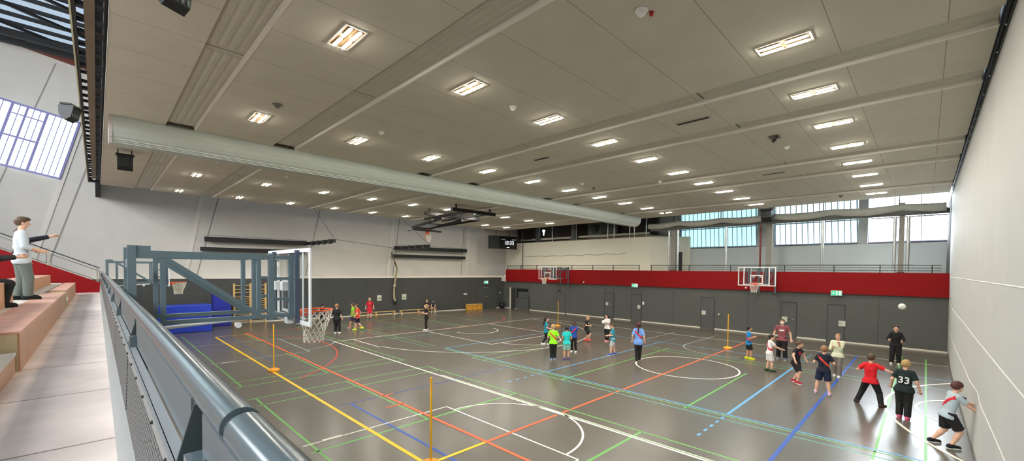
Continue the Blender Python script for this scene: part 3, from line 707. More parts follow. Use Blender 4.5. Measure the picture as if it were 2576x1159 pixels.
for i in range(len(SY) - 1):
    a, b = SY[i], SY[i + 1]
    mb = MB(); mb.box(.147, .153, a + .0, b - .14, 3.19, 3.322); mb.build('sheet_panel', M_sheet, r, B)
    mb = MB(); mb.add([(.118, a, 3.17), (.118, b - .06, 3.17), (.104, b - .06, 2.8), (.104, a, 2.8), (.124, a, 3.17), (.124, b - .06, 3.17), (.11, b - .06, 2.8), (.11, a, 2.8)],
                      [(0, 1, 2, 3), (4, 7, 6, 5), (0, 4, 5, 1), (3, 2, 6, 7), (0, 3, 7, 4), (1, 5, 6, 2)])
    mesh_o = mb.build('mesh_panel', mat('expanded_metal', rgb(120, 126, 128), .45, .3, 0), r, B)
    mb = MB(); mb.box(.118, .188, b - .19, b - .13, 2.42, 3.245); mb.build('post', M_rail, r, B)
    if b > .5:
        mb = MB(); pl = [(.118, b - .02, 3.19), (.215, b - .02, 3.19), (.215, b - .02, 3.31), (.15, b - .02, 3.31)]
        mb.add([(x, yy + d, z) for d in (0, .008) for x, yy, z in pl], [(0, 1, 2, 3), (4, 7, 6, 5), (0, 4, 5, 1), (1, 5, 6, 2), (2, 6, 7, 3), (3, 7, 4, 0)])
        mb.build('gusset', mat('dark_connector2', rgb(52, 64, 66), .55, .1, 0), r, B)
# mesh look: dark openings between light strands
m = MATS['expanded_metal']; n = m.node_tree.nodes; l = m.node_tree.links
tc = n.new('ShaderNodeTexCoord'); mp = n.new('ShaderNodeMapping'); mp.inputs['Scale'].default_value = (1, 26, 48)
vo = n.new('ShaderNodeTexVoronoi'); vo.feature = 'DISTANCE_TO_EDGE'; vo.inputs['Scale'].default_value = 1.0; vo.inputs['Randomness'].default_value = 0.25
rp = n.new('ShaderNodeValToRGB'); rp.color_ramp.elements[0].position = .12; rp.color_ramp.elements[0].color = rgb(132, 138, 140); rp.color_ramp.elements[1].position = .2; rp.color_ramp.elements[1].color = rgb(30, 33, 35)
l.new(tc.outputs['Object'], mp.inputs['Vector']); l.new(mp.outputs[0], vo.inputs['Vector']); l.new(vo.outputs['Distance'], rp.inputs['Fac']); l.new(rp.outputs['Color'], n['Principled BSDF'].inputs['Base Color'])
mb = MB(); mb.box(.116, .142, -.9, 26.4, 3.168, 3.19); mb.box(.108, .118, -.9, 26.4, 3.15, 3.19); mb.build('mid_rail', mat('rail_flat_pale', rgb(160, 164, 164), .4, .4, .02), r, B)
mb = MB()
for k in range(60): mb.sphere((.107, .9 + k * .33, 3.172), .006, 8, 6)
mb.build('bolt_head', M_darksteel, r, B)
mb = MB(); mb.add([(.078, -1, ZW), (.078, 26.5, ZW), (.104, 26.5, 2.81), (.104, -1, 2.81), (.09, -1, ZW), (.09, 26.5, ZW), (.116, 26.5, 2.81), (.116, -1, 2.81)], [(0, 1, 2, 3), (4, 7, 6, 5), (0, 4, 5, 1), (3, 2, 6, 7), (0, 3, 7, 4), (1, 5, 6, 2)])
mb.build('kick_plate', mat('kick_plate_pale', rgb(164, 172, 172), .45, .2, .03), r, B)

# ------------------------------------------------------------------ basketball hoops on swing-out side frames
def hoop_unit(x_mount, y_c, x_board, lab, detail=True):
    s = 1 if x_board > x_mount else -1
    L = abs(x_board - x_mount)
    r = empty('basketball_hoop', (x_mount, y_c, 2.4), lab, 'basketball hoop', 'swing-out side basketball hoops')
    B = Vector((x_mount, y_c, 2.4))
    def X(a): return x_mount + s * a
    def mk(q, name, m, par=r, bev=0): return q.build(name, m, par, B, bevel=bev)
    q = MB()
    for yy in (-.40, .42):
        q.box(min(X(-.07), X(.0)), max(X(-.07), X(.0)), y_c + yy - .04, y_c + yy + .04, 2.42, 3.84)
    q.box(min(X(-.06), X(-.02)), max(X(-.06), X(-.02)), y_c - .37, y_c + .39, 3.6, 3.7)
    mk(q, 'mounting_post', M_steel)
    q = MB()
    for yy in (-.40, .42): q.bar((X(0.003), y_c + yy, 3.815), (X(.12), y_c + yy, 3.815), .046, .05)
    mk(q, 'hinge_plate', M_steel)
    for yy in (-.40, .40):
        q = MB(); t = .055
        q.bar((X(0.005), y_c + yy, 3.75), (X(L - .42), y_c + yy, 3.75), t, .075); q.bar((X(L - .6), y_c + yy, 3.752), (X(L - .05), y_c + yy, 3.752), t * .8, .05)
        q.bar((X(.2), y_c + yy, 2.985), (X(L - .1), y_c + yy, 2.985), t, .05)
        for a in (.22, L - .47): q.bar((X(a), y_c + yy, 3.0), (X(a), y_c + yy, 3.72), t * .85, .049, 0, (0, 1, 0))
        q.bar((X(.24), y_c + yy, 3.71), (X(L - .47), y_c + yy, 3.01), .044, .05)
        mk(q, 'side_truss', M_steel)
    q = MB()
    for a in (L - .33, L - .09):
        for yy in (-.40, .40): q.bar((X(a), y_c + yy, 2.93), (X(a), y_c + yy, 3.797), .06, .062, 0, (0, 1, 0))
        for z in (2.95, 3.75): q.bar((X(a), y_c - .38, z), (X(a), y_c + .38, z), .046, .046)
    for z in (3.2, 3.47):
        for yy in (-.40, .40): q.bar((X(L - .33), y_c + yy, z), (X(L - .09), y_c + yy, z), .03, .035)
    mk(q, 'front_frame', M_steel)
    q = MB(); q.tube([(X(.25), y_c, 2.88), (X(L - .5), y_c, 2.93)], .022, 10); q.tube([(X(L - .05), y_c - .3, 2.9), (X(L - .05), y_c - .3, 3.8)], .018, 10); q.tube([(X(L - .05), y_c + .28, 2.9), (X(L - .05), y_c + .28, 3.8)], .018, 10)
    mk(q, 'gas_spring', M_white)
    q = MB(); q.box(min(X(L - .14), X(L - .06)), max(X(L - .14), X(L - .06)), y_c + .1, y_c + .22, 3.3, 3.42); q.box(min(X(L - .14), X(L - .06)), max(X(L - .14), X(L - .06)), y_c - .22, y_c - .12, 3.3, 3.42); q.box(min(X(L - .12), X(L - .05)), max(X(L - .12), X(L - .05)), y_c - .35, y_c - .22, 2.86, 2.98)
    q.tube([(X(L - .7), y_c - .38, 2.9), (X(L - .7), y_c - .44, 2.9)], .035, 12)
    mk(q, 'bracket_plate', M_white)
    # board: white frame, glass, painted square
    z0, z1, hw = 2.86, 3.87, .9
    q = MB(); d0, d1 = min(X(L - .02), X(L)), max(X(L - .02), X(L))
    q.box(d0, d1, y_c - hw, y_c + hw, z0, z0 + .05); q.box(d0, d1, y_c - hw, y_c + hw, z1 - .05, z1)
    q.box(d0, d1, y_c - hw, y_c - hw + .05, z0 + .05, z1 - .05); q.box(d0, d1, y_c + hw - .05, y_c + hw, z0 + .05, z1 - .05)
    fr = mk(q, 'backboard_frame', M_white)
    q = MB(); q.box(X(L - .012) if s > 0 else X(L - .006), X(L - .006) if s > 0 else X(L - .012), y_c - hw + .05, y_c + hw - .05, z0 + .05, z1 - .05)
    mk(q, 'backboard_glass', M_glass)
    q = MB(); e0, e1 = min(X(L - .005), X(L + .001)), max(X(L - .005), X(L + .001))
    for a in (-.62, .58): q.box(e0, e1, y_c + a, y_c + a + .055, z0 + .05, z1 - .05)
    q.box(e0, e1, y_c - .30, y_c + .30, z0 + .53, z0 + .58); q.box(e0, e1, y_c - .30, y_c + .30, z0 + .12, z0 + .16)
    q.box(e0, e1, y_c - .30, y_c - .25, z0 + .16, z0 + .53); q.box(e0, e1, y_c + .25, y_c + .30, z0 + .16, z0 + .53); q.box(e0, e1, y_c - .57, y_c + .57, z0 + .07, z0 + .10)
    mk(q, 'board_marking', M_white)
    q = MB()
    for yy in (-.5, .5): q.bar((X(L - .045), y_c + yy, z0 + .02), (X(L - .045), y_c + yy, z1 - .02), .05, .05, 0, (0, 1, 0))
    mk(q, 'board_strut', mat('strut_blue_grey', rgb(72, 82, 100), .4, .2, 0))
    rx, rz = L + .15 + .225, 2.99
    q = MB(); ring = [(X(rx) + .228 * math.cos(2 * PI * k / 32), y_c + .228 * math.sin(2 * PI * k / 32), rz) for k in range(33)]
    q.tube(ring, .011, 10, caps=False); q.box(min(X(L), X(L + .02)), max(X(L), X(L + .02)), y_c - .1, y_c + .1, rz - .13, rz + .02)
    q.box(min(X(L + .02), X(L + .16)), max(X(L + .02), X(L + .16)), y_c - .07, y_c + .07, rz - .06, rz - .005)
    q.bar((X(L + .02), y_c - .09, rz - .1), (X(rx - .1), y_c - .2, rz - .01), .02, .03); q.bar((X(L + .02), y_c + .09, rz - .1), (X(rx - .1), y_c + .2, rz - .01), .02, .03)
    rim = mk(q, 'rim', M_orange)
    q = MB(); lv = [.222, .215, .20, .18, .16, .145, .135, .14]; n = 12; H = .46; P = []
    for i, rr in enumerate(lv):
        P.append([(X(rx) - .03 * s * (i / 7.0) + rr * math.cos(2 * PI * (k + .5 * (i % 2)) / n), y_c + .02 * (i / 7.0) + rr * math.sin(2 * PI * (k + .5 * (i % 2)) / n), rz - .012 - H * i / 7) for k in range(n)])
    for i in range(7):
        for k in range(n):
            for dk in ((0, -1) if i % 2 == 0 else (0, 1)): q.tube([P[i][k], P[i + 1][(k + dk) % n]], .0065 if detail else .009, 5, caps=False)
    mk(q, 'net', M_cord)
    return r
hoop_unit(0.30, 6.43, 1.93, 'near basketball hoop with glass board and slate-grey truss above the railing')
hoop_unit(0.30, 20.95, 1.93, 'farther left basketball hoop, small, seen through the near truss', False)
hoop_unit(27.05, 6.4, 24.9, 'right basketball hoop on the red gallery, the nearer of two', False)
hoop_unit(27.05, 20.95, 24.9, 'far basketball hoop at the corner end of the red gallery', False)

# ceiling-hung folded basketball frame
r = empty('ceiling_basketball_frame', (15.4, 20.5, 6.9), 'black folded basketball frame hanging from the ceiling beyond the divider', 'basketball frame')
B = (15.4, 20.5, 6.9)
def hk(q, name, m): return q.build(name, m, r, B)
q = MB(); q.bar((13.8, 18.5, 6.9), (17.0, 18.5, 6.9), .2, .17); hk(q, 'cross_beam', M_darksteel)
q = MB(); q.bar((13.8, 21.1, 6.9), (18.0, 21.1, 6.9), .2, .17); hk(q, 'cross_beam', M_darksteel)
q = MB()
for x, y in ((14.1, 18.5), (16.6, 18.5), (14.1, 21.1), (16.6, 21.1), (17.9, 21.1)): q.box(x - .04, x + .04, y - .04, y + .04, 6.94, 7.2)
hk(q, 'hanger', M_darksteel)
for x in (14.75, 16.1):
    q = MB(); q.bar((x, 18.4, 6.85), (x, 22.6, 6.75), .15, .14); hk(q, 'slide_arm', M_darksteel)
q = MB(); q.bar((14.9, 20.9, 6.7), (14.3, 23.3, 6.25), .14, .13); q.bar((16.4, 20.9, 6.7), (15.6, 23.3, 6.25), .14, .13); q.bar((17.9, 21.1, 6.85), (15.7, 22.6, 6.35), .12, .12); q.bar((14.3, 23.3, 6.25), (15.6, 23.3, 6.25), .09, .09)
q.bar((14.6, 22.2, 6.45), (16.0, 22.2, 6.45), .05, .05); q.bar((14.4, 23.2, 6.25), (14.4, 23.2, 6.05), .04, .04); q.bar((15.5, 23.2, 6.25), (15.5, 23.2, 6.05), .04, .04)
hk(q, 'fold_arm', M_darksteel)
q = MB(); q.box(13.95, 15.75, 22.3, 23.35, 6.03, 6.06); hk(q, 'folded_board', M_white)
q = MB(); q.bar((13.7, 22.25, 6.02), (15.75, 22.25, 6.0), .12, .11); q.bar((13.95, 22.3, 6.02), (13.95, 23.3, 6.02), .05, .05); q.bar((14.9, 22.3, 6.08), (14.9, 23.3, 6.08), .05, .05); hk(q, 'board_edge', M_darksteel)
q = MB(); q.box(14.66, 14.86, 22.28, 22.36, 5.78, 6.1); ring = [(14.78 + .21 * math.cos(2 * PI * k / 28), 22.28, 5.62 + .225 * math.sin(2 * PI * k / 28)) for k in range(29)]
q.tube(ring, .012, 8, caps=False); hk(q, 'rim', M_orange)
q = MB(); P = []
for i in range(7):
    rr = .19 - .012 * i; P.append([(14.78 + rr * math.cos(2 * PI * (k + .5 * (i % 2)) / 10), 22.2 + .09 * math.sin(2 * PI * (k + .5 * (i % 2)) / 10), 5.72 - .07 * i) for k in range(10)])
for i in range(6):
    for k in range(10):
        for dk in ((0, -1) if i % 2 == 0 else (0, 1)): q.tube([P[i][k], P[i + 1][(k + dk) % 10]], .011, 4, caps=False)
hk(q, 'net', M_cord)

# ------------------------------------------------------------------ things on and at the end wall
def hoist(x0, x1, z1, z2, arm, lab):
    yb = yu((x0 + x1) / 2) - .5
    r = empty('wall_hoist', ((x0 + x1) / 2, yb, z2), lab, 'gym hoist', 'black hinged gym beams on the end wall')
    B = ((x0 + x1) / 2, yb, z2)
    q = MB(); q.bar((x0, yu(x0) - .4, z1), (x1, yu(x1) - .4, z1), .26, .30); q.build('upper_beam', M_darksteel, r, B)
    q = MB(); q.bar((x0 - .2, yu(x0) - .3, z2), (x1 - .1, yu(x1) - .3, z2), .22, .25); q.build('lower_beam', M_darksteel, r, B)
    ax, sgn = arm
    q = MB(); p0 = Vector((ax, yu(ax) - .35, z1 - .02)); p1 = p0 + Vector((.55 * sgn, -5.0, .0)); q.bar(p0, p1, .16, .2)
    q.build('swing_arm', M_darksteel, r, B)
    q = MB()
    for k in range(4):
        p = p0.lerp(p1, .25 + .2 * k); q.box(p.x - .1, p.x + .1, p.y - .12, p.y + .12, p.z - .16, p.z + .13)
    q.build('carriage', mat('carriage_grey', rgb(84, 84, 86), .5, .3, 0), r, B)
    q = MB(); q.tube([p1 + Vector((0, 0, .1)), p0 + Vector((.6, .2, 2.6))], .012, 5); q.tube([(x0, yu(x0) - .45, z1 + .25), (x1, yu(x1) - .45, z1 + .2)], .01, 5); q.tube([p1 + Vector((0, 0, .1)), p1 + Vector((6, 2.0, -.25))], .012, 5) if x0 < 10 else q.tube([(x1 - .1, yu(x1) - .4, z1), (x1 - .1, yu(x1) - .1, 7.2)], .012, 5)
    q.build('wire', M_darksteel, r, B)
hoist(4.75, 10.6, 5.33, 4.71, (10.6, 0), 'black hinged gym beam pair on the end wall above the near hoop')
hoist(17.3, 24.3, 5.30, 4.64, (17.3, 0), 'black hinged gym beam pair on the end wall right of the rope')
# bundle of climbing ropes
x = 16.6; yb = yg(x) - .12
r = empty('climbing_rope', (x, yb, 1.0), 'bundle of beige climbing ropes hanging down the end wall', 'climbing rope')
q = MB(); pts = []
for k in range(4):
    o = (k - 1.5) * .035
    pts = [(x + .28 + o, yu(x) - .6, 4.9), (x + .14 + o, yg(x) - .25, 3.6), (x + .02 + o * .8, yg(x) - .14, 2.6), (x - .06 + o * .7, yg(x) - .14, 1.9), (x - .05 + o, yg(x) - .14, 1.35), (x + .03 + o, yg(x) - .14, 1.02)]
    q.tube(pts, .036, 8)
q.build('rope_bundle', M_rope, r, (x, yb, 1.0))
q = MB(); q.tube([(x + .03, yg(x) - .14, 1.04), (x + .04, yg(x) - .14, .82)], .11, 12); q.build('rope_end_grip', M_black, r, (x, yb, 1.0))
q = MB(); q.tube([(x - .02, yg(x) - .14, 2.32), (x - .02, yg(x) - .14, 2.2)], .12, 10); q.build('rope_tie', mat('rope_tie_pale', rgb(196, 188, 160), .8), r, (x, yb, 1.0))
# scoreboard with the running clock
r = empty('scoreboard', (26.8, 27.9, 5.6), 'black wall scoreboard showing 10:33 in the corner above the red gallery', 'scoreboard')
B = Vector((26.8, 27.9, 5.6))
xa, xm, xb = 25.35, 26.5, 28.4
def sy(x): return yg(x) - .12
def slab(q, a, b, z0, z1, f, t):
    q.add([(a, sy(a) - f, z0), (b, sy(b) - f, z0), (b, sy(b) - f, z1), (a, sy(a) - f, z1), (a, sy(a) - f + t, z0), (b, sy(b) - f + t, z0), (b, sy(b) - f + t, z1), (a, sy(a) - f + t, z1)],
          [(0, 1, 2, 3), (4, 7, 6, 5), (0, 4, 5, 1), (3, 2, 6, 7), (0, 3, 7, 4), (1, 5, 6, 2)])
q = MB(); slab(q, xa, xm - .02, 5.52, 6.72, .14, .2); q.build('blank_panel', mat('scoreboard_charcoal', rgb(34, 36, 38), .35, 0, .05, 2), r, B)
q = MB(); slab(q, xm, xb, 5.52, 6.72, .16, .22); q.build('display_panel', mat('scoreboard_black', rgb(10, 10, 12), .25, 0, 0), r, B)
q = MB()
SEG = {'1': 'bc', '0': 'abcdef', '3': 'abgcd'}
def digit(ch, x0, z0, wd, ht):
    t = .04
    R = dict(a=(0, wd, ht - t, ht), g=(0, wd, ht / 2 - t / 2, ht / 2 + t / 2), d=(0, wd, 0, t), f=(0, t, ht / 2, ht), e=(0, t, 0, ht / 2), b=(wd - t, wd, ht / 2, ht), c=(wd - t, wd, 0, ht / 2))
    for k in SEG[ch]:
        u0, u1, v0, v1 = R[k]; slab(q, x0 + u0, x0 + u1, z0 + v0, z0 + v1, .168, .012)
for ch, xx in (('1', 27.0), ('0', 27.2), ('3', 27.56), ('3', 27.82)): digit(ch, xx, 5.93, .19 if ch != '1' else .06, .34)
slab(q, 27.46, 27.5, 6.13, 6.17, .168, .012); slab(q, 27.49, 27.53, 6.0, 6.04, .168, .012)
slab(q, 27.22, 27.52, 5.66, 5.69, .168, .012)
q.build('clock_digits', M_digit, r, B)
q = MB(); slab(q, 26.6, 27.05, 6.36, 6.46, .168, .012); slab(q, 27.8, 28.3, 6.36, 6.46, .168, .012); q.build('team_caption', M_led, r, B)
q = MB()
for xx in (26.1, 27.6): q.bar((xx, sy(xx) - .05, 6.7), (xx, sy(xx) - .05, 7.19), .03, .03)
q.build('hanging_rod', M_darksteel, r, B)
# exit signs
def exit_sign(loc, ax, lab, wdt=.42):
    r = empty('exit_sign', loc, lab, 'exit sign', 'green running-man exit signs'); x, y, z = loc
    def bx(q, u0, u1, v0, v1, d0, d1):
        if ax == 'x': q.box(x - d1, x - d0, y - u1, y - u0, z + v0, z + v1)
        else: q.box(x + u0, x + u1, y - d1, y - d0, z + v0, z + v1)
    q = MB(); bx(q, -wdt / 2 - .02, wdt / 2 + .02, -.13, .13, 0, .06); q.build('sign_box', M_white, r, loc)
    q = MB(); bx(q, -wdt / 2, wdt / 2, -.11, .11, .06, .066); q.build('green_face', M_exit, r, loc)
    q = MB(); e = (.066, .07)
    bx(q, -.02, .19, -.09, .09, *e)
    bx(q, -.19, -.10, -.015, .015, *e); bx(q, -.12, -.09, -.045, .045, *e)
    q.build('white_door_symbol', M_exitwhite, r, loc)
    q = MB(); e = (.07, .073); bx(q, .05, .09, .05, .085, *e); bx(q, .04, .10, -.03, .045, *e); bx(q, .01, .05, .0, .03, *e); bx(q, .09, .14, .01, .03, *e); bx(q, .03, .06, -.085, -.03, *e); bx(q, .08, .12, -.085, -.03, *e)
    q.build('running_figure', M_exit, r, loc)
exit_sign((25.15, yg(25.15) - .01, 2.42), 'y', 'green exit sign over the grey double door in the end wall', .44)
exit_sign((XR - .03, 14.63, 2.56), 'x', 'green exit sign on the red gallery, middle of the wall'); exit_sign((XR - .03, 3.25, 2.55), 'x', 'green exit sign on the red gallery, near the white curtain')
# notices, sockets
def plate(x, z, wd, ht, lab, name='wall_notice', cat='notice', m=M_paper, green=False):
    q = MB(); q.add([(x - wd / 2, yg(x - wd / 2) - .02, z - ht / 2), (x + wd / 2, yg(x + wd / 2) - .02, z - ht / 2), (x + wd / 2, yg(x + wd / 2) - .02, z + ht / 2), (x - wd / 2, yg(x - wd / 2) - .02, z + ht / 2),
                     (x - wd / 2, yg(x - wd / 2), z - ht / 2), (x + wd / 2, yg(x + wd / 2), z - ht / 2), (x + wd / 2, yg(x + wd / 2), z + ht / 2), (x - wd / 2, yg(x - wd / 2), z + ht / 2)], [(0, 1, 2, 3), (4, 7, 6, 5), (0, 4, 5, 1), (3, 2, 6, 7), (0, 3, 7, 4), (1, 5, 6, 2)])
    o = q.build(name, m, None, (x, yg(x), z)); tag(o, lab, cat)
    if green:
        q = MB(); q.add([(-wd * .38, -.022 + .0, -ht * .2), (wd * .38, -.022, -ht * .2), (wd * .38, -.022, ht * .05), (-wd * .38, -.022, ht * .05)], [(0, 1, 2, 3)])
        p = q.build('printed_block', M_noticegreen, o)
        p.location = (0, -.02, 0)
plate(15.45, 1.32, .34, .42, 'pale printed notice on the end wall left of the rope', green=True); plate(17.44, 1.33, .36, .44, 'pale printed notice on the end wall right of the rope', green=True)
plate(22.93, 1.41, .13, .14, 'white wall socket above the boxes, left of the pair', 'wall_socket', 'socket', M_white); plate(23.12, 1.41, .13, .14, 'white wall socket above the boxes, right of the pair', 'wall_socket', 'socket', M_white)
plate(24.85, 1.15, .17, .2, 'small notice on the left leaf of the double door'); plate(25.2, 1.16, .2, .24, 'small notice on the right leaf of the double door', green=True); plate(26.72, 1.42, .1, .1, 'tiny white switch right of the double door', 'light_switch', 'switch', M_white)
def plate_r(y, z, wd, ht, lab, name='door_notice', cat='notice', m=M_paper):
    q = MB(); q.box(XR + .035, XR + .105, y - wd / 2, y + wd / 2, z - ht / 2, z + ht / 2); o = q.build(name, m, None, (XR + .05, y, z)); tag(o, lab, cat)
plate_r(16.95, 1.1, .2, .22, 'faint notice on the grey door behind the girl holding a ball'); plate_r(14.35, 1.05, .22, .25, 'notice on the grey door below the middle exit sign'); plate_r(14.03, 1.33, .12, .2, 'white switch plate beside the door under the exit sign', 'switch_plate', 'switch', M_white)
plate_r(9.9, 1.0, .24, .26, 'pale notice on the grey door left of the yellow pole'); plate_r(5.53, .98, .26, .28, 'pale notice on the door behind the masked adult'); plate_r(3.0, .98, .28, .28, 'pale notice on the door behind the woman in pale top')
plate_r(21.5, 1.9, .16, .16, 'small dark box on the right wall near the far pole', 'junction_box', 'box', M_groove)
for y, z, lab in ((19.04, 2.66, 'small white dome sensor on the red parapet right of the far hoop'), (7.49, 2.66, 'small white dome sensor under the near right hoop')):
    q = MB(); q.sphere((XR - .05, y, z), .06, 12, 8); o = q.build('dome_sensor', M_white, None, (XR - .05, y, z)); tag(o, lab, 'sensor')
q = MB(); q.sphere((XR + .06, 9.0, .95), .07, 12, 8); o = q.build('wall_intercom', M_paper, None, (XR + .06, 9.0, .95)); tag(o, 'small pale round fitting on the right wall beside a door', 'fitting')
# wall bars
r = empty('wall_bars', (7.05, yg(7) - .1, 0), 'pale wooden climbing wall bars in two bays on the end wall', 'wall bars')
B = (7.05, yg(7) - .1, 0)
for x in (6.18, 7.05, 7.9):
    q = MB(); q.box(x - .05, x + .05, yg(x) - .16, yg(x) - .02, 0, 2.55); q.build('upright', M_wood, r, B)
for x0, x1 in ((6.23, 7.0), (7.1, 7.85)):
    for z in (.12, .28, .42, .56, .70, .84, .98, 1.12, 1.26, 1.40, 1.54, 1.68, 1.96, 2.16, 2.42):
        q = MB(); q.tube([(x0, yg(x0) - .1, z), (x1, yg(x1) - .1, z)], .022, 8); q.build('rung', M_wood, r, B)
# blue crash mats
def crash_mat(x0, x1, y0, t, h, lab, m):
    r = empty('crash_mat', ((x0 + x1) / 2, y0, 0), lab, 'crash mat', 'blue crash mats')
    B = ((x0 + x1) / 2, y0, 0)
    q = MB(); k = -.12; q.add([(x0, y0, 0), (x1, y0 + k, 0), (x1, y0 + k + t, 0), (x0, y0 + t, 0), (x0, y0 + .1, h), (x1, y0 + .1 + k, h), (x1, y0 + .1 + k + t, h), (x0, y0 + .1 + t, h)], [(3, 2, 1, 0), (4, 5, 6, 7), (0, 1, 5, 4), (1, 2, 6, 5), (2, 3, 7, 6), (3, 0, 4, 7)])
    q.build('mat_body', m, r, B, bevel=.04)
    q = MB(); q.bar((x0 + .2, y0 + .03, h * .6), (x0 + .5, y0 - .0, h * .6), .02, .05); q.bar((x1 - .5, y0 + k + .06, h * .6), (x1 - .2, y0 + k + .03, h * .6), .02, .05); q.build('carry_strap', M_matblue2, r, B)
crash_mat(2.2, 4.55, 28.4, 1.0, 1.5, 'thick bright blue crash mat on edge below the far left hoop', M_matblue)
crash_mat(4.95, 5.85, 30.4, .5, 1.95, 'upright dark blue crash mat between thick mat and wall bars', M_matblue2)
# long benches
def gym_bench(x0, x1, off, lab):
    r = empty('gym_bench', ((x0 + x1) / 2, yg((x0 + x1) / 2) - off, 0), lab, 'bench', 'wooden gym benches along the end wall'); B = r.location.copy()
    q = MB(); q.bar((x0, yg(x0) - off, .31), (x1, yg(x1) - off, .31), .26, .035); q.build('seat_plank', M_wood, r, B)
    q = MB(); q.bar((x0 + .1, yg(x0) - off, .08), (x1 - .1, yg(x1) - off, .08), .09, .05); q.build('lower_beam', M_wood, r, B)
    for t in (.04, .5, .96):
        x = x0 + (x1 - x0) * t; q = MB(); q.box(x - .05, x + .05, yg(x) - off - .12, yg(x) - off + .12, 0.012, .29); q.build('leg', M_wood, r, B)
    q = MB()
    for x in (x0 + .15, x1 - .15): q.tube([(x - .05, yg(x) - off - .14, .05), (x + .05, yg(x) - off - .14, .05)], .045, 10)
    q.build('rubber_foot', M_white, r, B)
gym_bench(13.3, 16.35, .75, 'long wooden gym bench behind the boy in the red kit'); gym_bench(16.75, 19.9, .55, 'long wooden gym bench with two seated children at its right end')
# three boxes and a bin
for i, x in enumerate((23.2, 23.72, 24.24)):
    r = empty('wooden_box', (x, yg(x) - .3, 0), 'amber wooden ball box by the end wall, %s of three' % ('leftmost', 'middle one', 'rightmost')[i], 'box', 'amber wooden boxes'); B = r.location.copy()
    q = MB(); q.box(x - .23, x + .23, yg(x) - .5, yg(x) - .1, 0, .47); q.build('box_body', M_ybox, r, B, bevel=.01)
    q = MB(); q.box(x - .24, x + .24, yg(x) - .52, yg(x) - .09, .47, .51); q.build('lid', M_wood, r, B)
    q = MB(); q.box(x - .06, x + .06, yg(x) - .505, yg(x) - .495, .27, .32); q.build('grip_hole', M_groove, r, B)
r = empty('waste_bin', (26.72, yg(26.7) - .3, 0), 'black ribbed waste bin in the far corner', 'bin'); B = r.location.copy()
q = MB(); q.lathe([(.19, 0), (.23, .5)], (26.72, yg(26.7) - .3, 0), 20); q.build('bin_body', M_black, r, B)
q = MB(); q.lathe([(.24, .5), (.245, .56), (.20, .57)], (26.72, yg(26.7) - .3, 0), 20); q.build('bin_rim', M_black, r, B)
q = MB()
for k in range(14): t = 2 * PI * k / 14; q.bar((26.72 + .2 * math.cos(t), B.y + .2 * math.sin(t), .03), (26.72 + .235 * math.cos(t), B.y + .235 * math.sin(t), .49), .012, .012)
q.build('bin_rib', mat('bin_rib', rgb(52, 52, 54), .5), r, B)
# yellow marker poles
def pole(x, y, lab, h=1.63, base=True):
    r = empty('marker_pole', (x, y, 0), lab, 'marker pole', 'yellow marker poles')
    q = MB(); q.tube([(0, 0, .02), (0, 0, h)], .02, 14); q.build('pole', M_yellow, r)
    q = MB(); q.lathe([(.19, 0.0), (.19, .03), (.15, .075), (.06, .10), (.028, .11)], (0, 0, 0.002), 24); q.build('base', mat('amber_base', rgb(244, 160, 24), .45, 0, .03), r)
pole(4.33, 16.04, 'yellow pole in a round base left of the near hoop net'); pole(4.3, 6.36, 'nearest yellow pole at the corner of the yellow line'); pole(20.9, 6.5, 'yellow pole in a round base on the orange line at right'); pole(20.9, 16.65, 'farthest yellow pole behind the group of children')

# ------------------------------------------------------------------ right gallery fittings
def gallery_rail(y0, y1, posts, lab):
    r = empty('gallery_railing', (27.2, (y0 + y1) / 2, 3.63), lab, 'railing', 'dark railings on the red gallery'); B = r.location.copy()
    q = MB(); q.tube([(27.2, y0, 4.0), (27.2, y1, 4.0)], .024, 8); q.build('top_rail', M_darkrail, r, B)
    for z in (3.86, 3.74):
        q = MB(); q.tube([(27.2, y0, z), (27.2, y1, z)], .014, 6); q.build('mid_rail', M_darkrail, r, B)
    for y in posts:
        q = MB(); q.box(27.18, 27.22, y - .02, y + .02, 3.63, 4.0); q.build('post', M_darkrail, r, B)
gallery_rail(14.37, 27.75, (27.7, 26.0, 24.1, 20.3, 18.3, 16.5, 14.4), 'dark gallery railing on the red parapet, far section'); gallery_rail(-.5, 13.54, (13.5, 10.9, 8.4, 5.6, 3.4, 1.6, -.2), 'dark gallery railing on the red parapet, near section')
def pipe(y, z0, z1, lab, rr=.07, m=M_silver, x=28.2):
    r = empty('standing_pipe', (x, y, 3.58), lab, 'pipe', 'vertical pipes on the right gallery')
    q = MB(); q.tube([(x, y, 3.58), (x, y, z1)], rr, 16); q.build('pipe_run', m, r, (x, y, 3.58))
    q = MB()
    for z in (3.7, 3.85, 5.2, 6.3): q.tube([(x, y, z), (x, y, z + .04)], rr * 1.18, 16)
    q.build('pipe_clamp', m, r, (x, y, 3.58))
pipe(12.71, 0, 6.42, 'shiny vertical pipe left of the broad grey column'); pipe(12.1, 0, 6.42, 'shiny vertical pipe right of the broad grey column'); pipe(9.02, 0, 6.42, 'shiny vertical pipe in front of the blue window bay'); pipe(4.07, 0, 6.42, 'shiny vertical pipe in front of the pale window bay')
pipe(1.15, 0, 6.42, 'shiny vertical pipe left of the column by the white window'); pipe(.66, 0, 6.42, 'shiny vertical pipe nearest the white curtain'); pipe(7.08, 0, 6.42, 'slim dark red vertical pipe between the window bays', .05, mat('pipe_red', rgb(124, 50, 44), .5))
